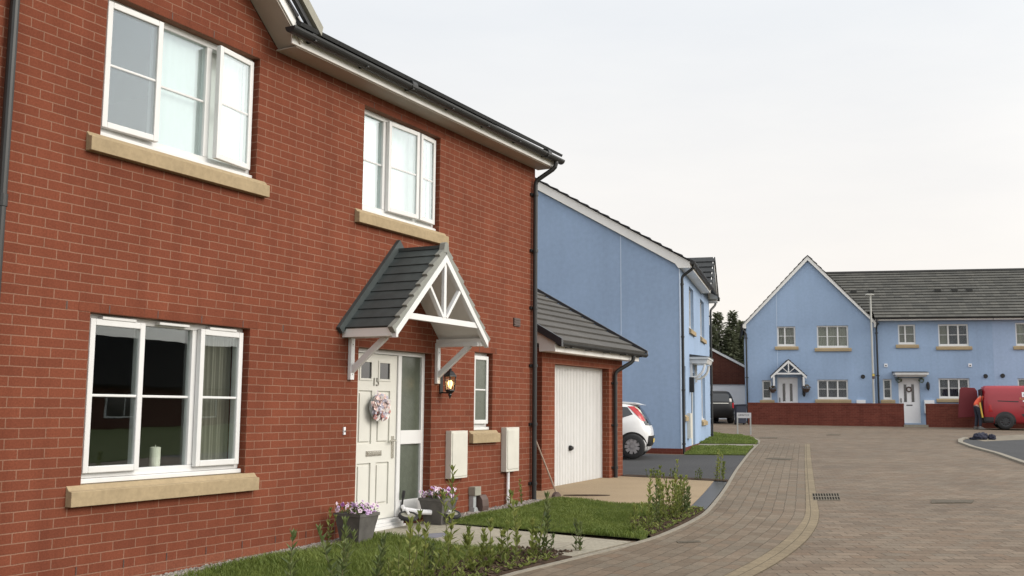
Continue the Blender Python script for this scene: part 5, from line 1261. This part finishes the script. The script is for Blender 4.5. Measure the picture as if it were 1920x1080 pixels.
# ================================================================= THINGS AT THE FRONT DOOR
def leafq(mb, base, d, up, L, W, fold=.25):
    d = d.normalized(); s_ = d.cross(up)
    if s_.length < 1e-4: s_ = d.orthogonal()
    s_.normalize(); n_ = s_.cross(d); m = base + d * L * .45; t = base + d * L
    l = m + s_ * W / 2 + n_ * W * fold; r = m - s_ * W / 2 + n_ * W * fold
    mb.face([base, m, l]); mb.face([base, r, m]); mb.face([m, t, l]); mb.face([m, r, t])
def planter(x, y, s, label, seed, cat='planter'):
    r = random.Random(seed); T = thing('flower_planter', P3(x, y, .03), 0, label, cat, 'planters beside the front door')
    mb = MB(); h = .33 * s; a, b = .125 * s, .178 * s
    def ring(w, z): return [(-w, -w, z), (w, -w, z), (w, w, z), (-w, w, z)]
    rings = [ring(a, 0), ring(a + (b - a) * .55, h * .55), ring(b, h - .03), ring(b + .008, h - .03), ring(b + .008, h), ring(b - .02, h), ring(b - .03, h - .05)]
    for q0, q1 in zip(rings, rings[1:]):
        for i in range(4): j = (i + 1) % 4; mb.face([q0[i], q0[j], q1[j], q1[i]])
    mb.build('pot', M['terracotta'], T, bevel=.006)
    mb = MB(); mb.face(ring(b - .03, h - .045)); mb.build('compost', M['soil'], T)
    lf = MB(); pe = MB()
    for k in range(150):
        p = Vector((r.uniform(-b, b), r.uniform(-b, b), h - .03 + r.uniform(0, .09))); dd_ = Vector((r.uniform(-1, 1), r.uniform(-1, 1), r.uniform(.2, 1.2)))
        leafq(lf, p, dd_, Vector((0, 0, 1)), r.uniform(.03, .06), r.uniform(.015, .028))
    lf.build('foliage', M['leaf_dark'], T)
    for k in range(64):
        p = Vector((r.uniform(-b, b) * 1.08, r.uniform(-b, b) * 1.08, h + r.uniform(0, .11))); nrm = Vector((r.uniform(-.8, .6), r.uniform(-1.2, -.1), r.uniform(.0, .9))).normalized()
        u_ = nrm.orthogonal().normalized(); v_ = nrm.cross(u_); rad = r.uniform(.013, .024); pe.mi = r.choice((0, 0, 1, 1, 1, 0, 2))
        for q in range(5):
            a0 = 2 * pi * q / 5 + r.random() * .2; c_ = p + (u_ * cos(a0) + v_ * sin(a0)) * rad * .62 + nrm * .004
            pe.face([c_ + (u_ * cos(a0 + w) * rad * .55 + v_ * sin(a0 + w) * rad * .55) for w in (0, pi / 3, 2 * pi / 3, pi, 4 * pi / 3, 5 * pi / 3)])
        mi = pe.mi; pe.mi = 2; pe.face([p + (u_ * cos(w) + v_ * sin(w)) * rad * .28 + nrm * .009 for w in (0, pi / 2, pi, 3 * pi / 2)]); pe.mi = mi
    pe.build('blossom', [M['petal_a'], M['petal_b'], M['petal_c']], T)
planter(1.30, -.32, .90, 'dark square planter of lilac pansies left of the white front door', 3)
planter(2.94, -.255, .90, 'dark square planter of pink and lilac pansies right of the door, behind the toy bike', 4)
# balance bike lying on its side
BK = thing('balance_bike', P3(2.62, -.47, .03), atan2(-.28, .50), 'small white toddler balance bike lying on its side by the doorstep', 'toy bike')
tilt = Matrix.Rotation(radians(-74), 4, 'X')
def TB(p, lift=.09): q = tilt @ Vector(p); return (q.x, q.y + .10, q.z + lift)
class MT(MB):
    def build(s, *a, **k): s.v = [TB(p) for p in s.v]; return MB.build(s, *a, **k)
for wx, steer in ((-.275, .0), (.275, 0)):
    t = MT(); t.lathe([(.085, -.02), (.108, -.022), (.118, 0), (.108, .022), (.085, .02)], 24, (wx, 0, .12), 'y'); w_ = t.build('wheel', M['rubber'], BK, smooth=True)
    t = MT(); t.lathe([(0, -.012), (.086, -.014), (.086, .014), (0, .012)], 20, (wx, 0, .12), 'y'); t.build('rim', M['greybox'], w_)
t = MT(); t.tube([(-.275, .035, .12), (-.25, .035, .25), (-.235, 0, .30)], .014, 8); t.tube([(-.275, -.035, .12), (-.25, -.035, .25), (-.235, 0, .30)], .014, 8)
t.tube([(-.24, 0, .27), (-.205, 0, .42)], .022, 10); t.tube([(-.235, 0, .33), (-.10, 0, .24), (.06, 0, .20)], .030, 10); t.tube([(.06, 0, .20), (.09, 0, .235), (.16, 0, .24), (.275, .03, .13)], .017, 8); t.tube([(.16, 0, .24), (.275, -.03, .13)], .015, 8); t.tube([(.06, 0, .20), (.10, 0, .30)], .018, 8)
t.build('frame', M['white_paint'], BK)
t = MT(); t.prism([(.02, .30), (.20, .31), (.21, .345), (.14, .36), (.02, .335)], 'y', -.05, .05); t.build('saddle', M['black'], BK, bevel=.01)
t = MT(); t.tube([(-.205, -.17, .44), (-.205, .17, .44)], .012, 8); hb = t.build('handlebar', M['black'], BK)
for sg in (1, -1):
    t = MT(); t.tube([(-.205, sg * .10, .44), (-.205, sg * .18, .44)], .018, 8); t.build('grip', M['rubber'], hb)
# wreath hanging on the door
WX, WZ = 2.165, 1.445
WR = thing('door_wreath', (WX, .085, WZ - .17), 0, 'oval wreath of pink, white and grey fabric flowers hanging on the white door', 'wreath')
mb = MB(); n_ = 28
for k in range(n_):
    pass
mb.tube([(.130 * cos(2 * pi * k / n_), -.02, .17 + .118 * sin(2 * pi * k / n_)) for k in range(n_ + 1)], .026, 8); mb.build('ring', M['greypipe'], WR)
r = random.Random(8); fl = MB()
for k in range(380):
    a = r.uniform(0, 2 * pi); rr_ = r.gauss(.72, .38); rr_ = max(.15, min(1.18, rr_)); p = Vector((.125 * rr_ * cos(a) - .006, -.045 - r.uniform(0, .04), .17 + .115 * rr_ * sin(a)))
    nrm = Vector((r.uniform(-.7, .7), -1, r.uniform(-.7, .7))).normalized(); u_ = nrm.orthogonal().normalized(); v_ = nrm.cross(u_); rad = r.uniform(.014, .030)
    fl.mi = (r.choice((0, 0, 2, 3)) if p.z < .14 else r.choice((0, 1, 1, 2)))
    fl.face([p + (u_ * cos(w) + v_ * sin(w)) * rad * (1 + .25 * (i % 2)) for i, w in enumerate([2 * pi * q / 7 for q in range(7)])])
for w in (-.05, .0, .05): pass
fl.build('fabric_flower', [plain('white_fabric', (.80, .76, .74), .9, .1), plain('blush_fabric', (.74, .56, .52), .9, .1), plain('lilac_grey_fabric', (.46, .44, .52), .9, .15), plain('dusty_rose_fabric', (.42, .20, .18), .9, .15)], WR)
rb = MB(); rb.bar((0, -.004, .29), (0, -.004, .36), .008, .004, (0, 1, 0)); rb.prism([(-.055, .285), (0, .305), (.06, .285), (.05, .262), (.0, .28), (-.05, .265)], 'y', -.075, -.06); rb.build('ribbon', M['petal_b'], WR)
# candle on the window ledge and mat on the path
cd = MB(); cd.lathe([(0, 0), (.045, 0), (.046, .26), (.03, .265), (0, .26)], 18); cd.tube([(0, 0, .26), (.003, 0, .282)], .003, 5)
tag(cd.build('candle', M['candle'], None, loc=(-.88, .215, .825), smooth=False), 'thick cream candle on the sill inside the ground floor window', 'candle')
mb = MB(); mb.prism([(.33 * cos(a) * (1 + .06 * sin(3 * a)), .13 * sin(a)) for a in [2 * pi * k / 20 for k in range(20)]], 'z', 0, .012)
tag(mb.build('door_mat', M['mould'], None, loc=P3(1.98, -.72, .031), rz=-.2), 'flat grey mat on the pale path below the doorstep', 'mat')
# broom against the garage pier
BR = thing('broom', (6.30, -.14, gz(6.3, -.14) + .03), 0, 'wooden handled broom leaning beside the black downpipe and garage', 'broom')
top = Vector((6.70 - 6.30, .42 + .14, .83)); mb = MB(); mb.tube([(0, 0, .06), tuple(top)], .013, 8); mb.build('handle', M['wood'], BR)
mb = MB(); mb.prism([(-.11, 0), (.11, 0), (.09, .035), (.02, .07), (-.02, .07), (-.09, .035)], 'y', -.025, .025); mb.build('head', M['brown'], BR)
# ================================================================= PLANTING
def shrub(x, y, h, stems, mats, label, seed, spread=.07, leaf=.062, lean=.12, dens=1.0, low=.15):
    r = random.Random(seed); T = thing('shrub', P3(x, y, .03), 0, label, 'shrub', None)
    st = MB(); lf = MB()
    for s_ in range(stems):
        a = r.uniform(0, 2 * pi); b = Vector((spread * cos(a) * r.uniform(.2, 1), spread * sin(a) * r.uniform(.2, 1), -.04)); hh = h * (1 if s_ == 0 else r.uniform(.55, .92)) + .04
        ln = Vector((r.uniform(-1, 1), r.uniform(-1, 1), 0)) * lean * hh * (0.6 if s_ == 0 else 1.6); bow = Vector((r.uniform(-1, 1), r.uniform(-1, 1), 0)) * .04 * hh
        pts = [b + ln * (k / 6) ** 1.4 + bow * sin(pi * k / 6) + Vector((0, 0, hh * k / 6)) for k in range(7)]
        st.tube(pts, [.0065 - .0045 * k / 6 for k in range(7)], 5)
        z = low * hh; k = 0; ph = r.uniform(0, pi)
        while z < hh:
            f = z / hh * 6; i = min(5, int(f)); p = pts[i].lerp(pts[i + 1], f - i)
            g = .6 + .4 * min(1, (hh - z) / (.2 * h) + .35)
            for q in range(2 + (r.random() < .45)):
                if r.random() > dens * .86: continue
                a = ph + k * 1.57 + q * pi + r.uniform(-.3, .3); el = r.uniform(.5, 1.5) if z < hh * .8 else r.uniform(1.1, 2.6)
                leafq(lf, p, Vector((cos(a), sin(a), el)), Vector((0, 0, 1)), leaf * 1.25 * g * r.uniform(.75, 1.25), leaf * .55 * g * r.uniform(.8, 1.15), r.uniform(.1, .4))
            z += r.uniform(.030, .058); k += 1
        for q in range(5):
            a = q * 1.3 + ph; leafq(lf, pts[-1], Vector((cos(a), sin(a), 2.2)), Vector((0, 0, 1)), leaf * 1.05, leaf * .42, .3)
    T['group'] = 'young shrubs planted along the kerb'; st.build('stem', M['stem'], T); lf.build('leaves', M[mats], T); return T
ORD = ['first', 'second', 'third', 'fourth', 'fifth', 'sixth', 'seventh', 'eighth', 'ninth', 'tenth', 'eleventh', 'twelfth', 'thirteenth', 'fourteenth', 'fifteenth', 'sixteenth', 'seventeenth', 'eighteenth', 'nineteenth', 'twentieth', 'twenty-first', 'twenty-second', 'twenty-third', 'twenty-fourth']
front = [(-1.84, .58), (-1.49, .64), (-1.24, .60), (-.95, .50), (-.76, .57), (-.50, .58), (-.25, .51), (-.02, .40), (.19, .90), (.42, .40), (.70, .44), (.99, .38), (1.16, .60), (1.40, .36), (1.58, .25)]
for i, (x, h) in enumerate(front):
    shrub(x, -2.2 + R.uniform(-.12, .10), h * (.95 if h > .55 else .84), 2 if h > .5 else 3, R.choice(('leaf', 'leaf', 'leaf_dark')) if i != 8 else 'leaf', 'young leafy shrub in the front bed, %s from the left%s' % (ORD[i], ', tallest of them' if i == 8 else ''), 100 + i, leaf=.072 if h > .35 else .06, lean=.2)
for i, x in enumerate([k * .45 - 1.9 for k in range(7)]):
    shrub(x, -2.06 + R.uniform(-.1, .16), R.uniform(.15, .22), 5, R.choice(('leaf', 'leaf_dark')), 'low bushy green plant in the front bed, %s from the left along the lawn' % ORD[i], 200 + i, spread=.12, leaf=.052, low=.05)
shrub(2.02, -2.46, .26, 3, 'leaf_dark', 'dark leafy shrub at the right end of the front bed, by the path', 131, leaf=.055)
shrub(1.60, -2.30, .52, 3, 'leaf_dark', 'tall dark shrub with spreading top at the corner of the path', 132, leaf=.075, lean=.3, dens=.75)
back = [(3.42, .27, 'leaf', 4), (3.78, .26, 'leaf', 5), (3.98, .60, 'leaf', 2), (4.22, .40, 'leaf_dark', 4), (4.42, .46, 'leaf', 4), (4.62, .60, 'leaf', 6), (4.80, .42, 'leaf', 5), (4.95, .66, 'leaf', 4), (5.10, .40, 'leaf_yel', 4), (5.20, .46, 'leaf', 3), (5.46, .36, 'leaf_dark', 5), (5.66, .30, 'leaf_dark', 5), (5.84, .40, 'leaf', 2)]
for i, (x, h, m, s_) in enumerate(back):
    shrub(x, kerb(x) + .30 + R.uniform(-.06, .08), h, s_, m, '%s shrub in the bed by the buff driveway, %s from the left' % ({'leaf': 'green leafy', 'leaf_dark': 'dark green', 'leaf_yel': 'yellowing'}[m], ORD[i]), 300 + i, spread=.10, leaf=.058)
shrub(10.22, -1.38, .48, 6, 'leaf', 'lone green shrub between the buff and dark driveways', 340, spread=.14, leaf=.06)
for i, (x, y, h) in enumerate([(10.25, -.95, .16), (10.28, -.5, .14), (10.3, -.1, .12)]):
    shrub(x, y, h, 5, 'leaf_dark', 'tiny dark plant in the strip beside the dark driveway, %s from the lone shrub' % ORD[i], 350 + i, spread=.1, leaf=.045, low=.05)
for i, (x, y, h, lb) in enumerate([(4.72, -.20, .20, 'small weed against the wall left of the white meter pipe'), (5.12, -.17, .30, 'upright weed against the wall right of the white meter pipe'), (.93, -.24, .34, 'small weed growing in the gravel left of the dark planter')]):
    shrub(x, y, h, 2, 'leaf', lb, 360 + i, spread=.04, leaf=.05)
# grass
def grass(name, inside, box, n, hmin, hmax, dz, w=.0045, seed=1):
    r = random.Random(seed); v = []; f = []; x0, x1, y0, y1 = box; k = 0
    while k < n:
        x, y = r.uniform(x0, x1), r.uniform(y0, y1)
        if not inside(x, y): continue
        patch = .75 + .45 * (sin(x * 3.1 + 1.3 * sin(y * 2.3)) * sin(y * 3.7 + .6))
        h = r.uniform(hmin, hmax) * patch; a = r.uniform(0, 2 * pi); ln = r.uniform(.1, .8) * h; z = gz(x, y) + dz; b = len(v)
        ca, sa = cos(a) * w * h / hmax * 1.4, sin(a) * w * h / hmax * 1.4; t = r.uniform(0, 2 * pi); dx, dy = cos(t) * ln, sin(t) * ln
        v += [(x - ca, y - sa, z - .004), (x + ca, y + sa, z - .004), (x + dx * .35 + ca * .7, y + dy * .35 + sa * .7, z + h * .62), (x + dx * .35 - ca * .7, y + dy * .35 - sa * .7, z + h * .62), (x + dx, y + dy, z + h)]
        f += [(b, b + 1, b + 2, b + 3), (b + 3, b + 2, b + 4)]; k += 1
    me = bpy.data.meshes.new(name); me.from_pydata(v, [], f); me.materials.append(M['grass']); o = bpy.data.objects.new(name, me); COL.objects.link(o); return tag(o, kind='stuff')
bedy = lambda x: -1.82 + .10 * sin(x * 1.7)
grass('lawn_grass', lambda x, y: bedy(x) - .10 < y, (-2.6, 1.68, -2.0, -.26), 52000, .035, .085, .036, .0040, 1)
grass('lawn_grass', lambda x, y: y > max(kerb(x) + .07, -2.72 + min(1.0, max(0, x - 3.25)) * .62), (3.01, 5.97, -2.75, -.30), 42000, .022, .05, .04, .004, 2)
def inpoly(poly):
    def f(x, y):
        c = False; n = len(poly)
        for i in range(n):
            (a, b), (p, q) = poly[i], poly[(i + 1) % n]
            if (b > y) != (q > y) and x < (p - a) * (y - b) / (q - b) + a: c = not c
        return c
    return f
grass('lawn_grass', inpoly([(16.62, 1.46), (17.3, .16), (19.2, .6), (21.1, 1.0), (20.4, 2.44)]), (16.6, 21.1, .1, 2.5), 7000, .03, .06, .04, .010, 3)
grass('lawn_grass', inpoly(lawnB), (21.4, 28.5, 1.2, 5.2), 9000, .03, .07, .045, .012, 4)
# gravel pebbles along the wall
def pebbles(name, n, box, smin, smax, seed, dz, inside=lambda x, y: True, mat='gravel'):
    r = random.Random(seed); mb = MB()
    for k in range(n):
        x, y = r.uniform(box[0], box[1]), r.uniform(box[2], box[3])
        if not inside(x, y): continue
        s = r.uniform(smin, smax); z = gz(x, y) + dz + s * .25; a, b, c = s * r.uniform(.7, 1.2), s * r.uniform(.7, 1.2), s * r.uniform(.5, .8); t = r.uniform(0, pi)
        o_ = [Vector((cos(t + q * pi / 2) * a, sin(t + q * pi / 2) * b, r.uniform(-.2, .2) * c)) + Vector((x, y, z)) for q in range(4)]; up_, dn = Vector((x, y, z + c)), Vector((x, y, z - c))
        for q in range(4): mb.face([o_[q], o_[(q + 1) % 4], up_]); mb.face([o_[(q + 1) % 4], o_[q], dn])
    return tag(mb.build(name, M[mat]), kind='stuff')
pebbles('gravel', 2600, (-2.4, 1.66, -.33, -.01), .010, .022, 5, .024)
pebbles('gravel', 1500, (3.02, 5.8, -.295, -.01), .010, .022, 6, .028)
pebbles('soil_crumbs', 2200, (-2.5, 1.9, -2.45, -1.85), .010, .030, 7, .03, lambda x, y: kerb(x) + .09 < y < bedy(x), 'soil')
pebbles('soil_crumbs', 1600, (3.3, 6.0, -2.75, -2.05), .010, .030, 8, .034, lambda x, y: y > kerb(x) + .09 and y < -2.715 + min(1.0, max(0, x - 3.25)) * .62, 'soil')
# ground cover weeds along the back of the kerb
def cover_plants(name, n, box, inside, seed, dz):
    r = random.Random(seed); mb = MB(); k = 0
    while k < n:
        x, y = r.uniform(box[0], box[1]), r.uniform(box[2], box[3])
        if not inside(x, y): k += 1; continue
        z = gz(x, y) + dz
        for q in range(r.randint(3, 6)):
            a = r.uniform(0, 2 * pi); leafq(mb, Vector((x, y, z)), Vector((cos(a), sin(a), r.uniform(.3, 1.2))), Vector((0, 0, 1)), r.uniform(.03, .07), r.uniform(.015, .03))
        k += 1
    return tag(mb.build(name, M['leaf']), kind='stuff')
cover_plants('ground_cover', 420, (-2.4, 2.2, -2.5, -1.9), lambda x, y: kerb(x) + .08 < y and x < 1.64, 9, .03)
cover_plants('ground_cover', 330, (3.2, 6.0, -2.75, -2.1), lambda x, y: kerb(x) + .08 < y < kerb(x) + .5, 10, .034)
# conifers behind the far garage
def conifer(x, y, h, rad, label, seed):
    r = random.Random(seed); T = thing('conifer_tree', w2far(x, y, .0), 0, label, 'tree', None)
    mb = MB(); mb.tube([(0, 0, -.3), (.03, 0, h * .5), (0, .02, h * .98)], [.20, .11, .015], 8); mb.build('trunk', M['bark'], T)
    lf = MB(); z = .08 * h
    while z < h * .995:
        f = 1 - z / h; R_ = rad * (f ** .75) * r.uniform(.75, 1.15) + .06; nb = int(10 + 12 * f)
        for b in range(nb):
            a = r.uniform(0, 2 * pi); L_ = R_ * r.uniform(.55, 1.12); nl = max(3, int(L_ * 9))
            for k in range(nl):
                t = (k + .7) / nl; dr = -.25 * L_ * t * t + r.uniform(-.1, .1); p = Vector((cos(a) * L_ * t, sin(a) * L_ * t, z + dr + .18 * L_ * t)) + Vector((r.uniform(-.1, .1), r.uniform(-.1, .1), 0))
                d = Vector((cos(a) + r.uniform(-.7, .7), sin(a) + r.uniform(-.7, .7), r.uniform(-.5, .5)))
                leafq(lf, p, d, Vector((r.uniform(-.4, .4), r.uniform(-.4, .4), 1)), r.uniform(.24, .46), r.uniform(.14, .24), .2)
        z += .17 * (.6 + .5 * f)
    T['group'] = 'conifers behind the far garage'; lf.build('crown', M['conifer'], T)
for i, (x, y, h, rad, lb) in enumerate([(4.9, 31, 8.1, 1.7, 'dark conifer with narrow top beside the second blue house'), (6.25, 32, 8.3, 1.75, 'tallest pointed conifer in the middle of the gap between the houses'), (7.15, 33, 7.6, 1.7, 'dark conifer half behind the edge of the gabled house'),
        (5.55, 30, 6.7, 1.8, 'lower dark conifer filling the gap between the two taller ones'), (6.75, 30.5, 6.5, 1.8, 'low broad conifer in front of the right hand pair'), (4.2, 30, 7.0, 1.8, 'dark conifer mostly hidden by the second blue house')]):
    conifer(x, y, h, rad, lb, 500 + i)
# ================================================================= LIGHT, SKY, CAMERA
SD = Vector((.14, -.85, .46)).normalized()
w = bpy.data.worlds.new('World'); SC.world = w; w.use_nodes = True
nt = w.node_tree; N = nt.nodes; L = nt.links; bg = N['Background']
sky = N.new('ShaderNodeTexSky'); sky.sky_type = 'NISHITA'; sky.sun_disc = False
sky.sun_elevation = math.asin(SD.z); sky.sun_rotation = atan2(SD.x, SD.y); sky.dust_density = 3.0
tc = N.new('ShaderNodeTexCoord'); sp = N.new('ShaderNodeSeparateXYZ'); L.new(tc.outputs['Generated'], sp.inputs[0])
el = mth(nt, 'MAXIMUM', sp.outputs[2], 0.0)
cr = ramp(nt, [(0.0, (10.9, 9.95, 9.05)), (.11, (10.6, 10.1, 9.5)), (.36, (9.2, 9.45, 9.7)), (.52, (10.5, 10.7, 10.9)), (1.0, (13.5, 13.8, 14.2))]); L.new(el, cr.inputs[0])
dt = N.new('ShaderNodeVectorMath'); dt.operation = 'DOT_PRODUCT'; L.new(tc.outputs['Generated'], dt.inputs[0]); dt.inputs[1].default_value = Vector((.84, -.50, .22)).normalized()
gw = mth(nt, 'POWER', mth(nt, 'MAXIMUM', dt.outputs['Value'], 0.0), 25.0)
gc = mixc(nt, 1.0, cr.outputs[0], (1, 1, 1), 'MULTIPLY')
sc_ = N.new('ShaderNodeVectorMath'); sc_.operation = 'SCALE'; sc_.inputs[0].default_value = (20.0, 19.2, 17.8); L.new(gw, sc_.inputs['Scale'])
cl = N.new('ShaderNodeMapping'); cl.inputs['Scale'].default_value = (1.2, 1.2, 5.0); L.new(tc.outputs['Generated'], cl.inputs[0])
cn_ = noise(nt, cl.outputs[0], 2.2, 6, .6); crr = ramp(nt, [(.35, (.97, .972, .98)), (.65, (1.02, 1.015, 1.01))]); L.new(cn_, crr.inputs[0])
cloud = mixc(nt, 1.0, gc, crr.outputs[0], 'MULTIPLY')
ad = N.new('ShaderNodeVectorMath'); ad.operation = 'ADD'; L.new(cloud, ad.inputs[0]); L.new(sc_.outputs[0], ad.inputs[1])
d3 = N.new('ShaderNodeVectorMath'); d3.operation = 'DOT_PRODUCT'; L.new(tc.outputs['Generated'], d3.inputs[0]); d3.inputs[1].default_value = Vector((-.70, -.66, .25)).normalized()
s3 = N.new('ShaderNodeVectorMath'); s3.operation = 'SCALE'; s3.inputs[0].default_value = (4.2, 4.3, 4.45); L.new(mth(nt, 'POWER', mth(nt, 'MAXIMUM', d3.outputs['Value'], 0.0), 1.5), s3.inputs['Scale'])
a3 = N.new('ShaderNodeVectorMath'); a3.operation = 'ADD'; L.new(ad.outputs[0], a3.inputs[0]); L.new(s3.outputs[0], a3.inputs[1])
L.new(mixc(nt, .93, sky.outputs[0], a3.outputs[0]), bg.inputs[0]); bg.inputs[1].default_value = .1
sun = bpy.data.lights.new('sun', 'SUN'); sun.energy = 2.5; sun.angle = radians(35); sun.color = (1.0, .93, .84)
so = bpy.data.objects.new('sun', sun); COL.objects.link(so); so.rotation_euler = (-SD).to_track_quat('-Z', 'Y').to_euler()
cam = bpy.data.cameras.new('camera'); cam.lens = 36.0; cam.sensor_width = 36; cam.clip_end = 4000; cam.clip_start = .05
co = bpy.data.objects.new('camera', cam); COL.objects.link(co); SC.camera = co
yaw, pit, rol = 1.07403506, .11756058, .00785787
fw = Vector((sin(yaw) * cos(pit), cos(yaw) * cos(pit), sin(pit))); r_ = Vector((cos(yaw), -sin(yaw), 0)); u_ = r_.cross(fw)
r2 = r_ * cos(rol) + u_ * sin(rol); u2 = -r_ * sin(rol) + u_ * cos(rol)
m = Matrix((r2, u2, -fw)).transposed().to_4x4(); m.translation = (-7.28167, -6.74676, 1.4386); co.matrix_world = m
SC.view_settings.view_transform = 'Standard'; SC.view_settings.look = 'None'; SC.view_settings.exposure = 0; SC.view_settings.gamma = 1
SC.cycles.max_bounces = 8; SC.cycles.transparent_max_bounces = 16
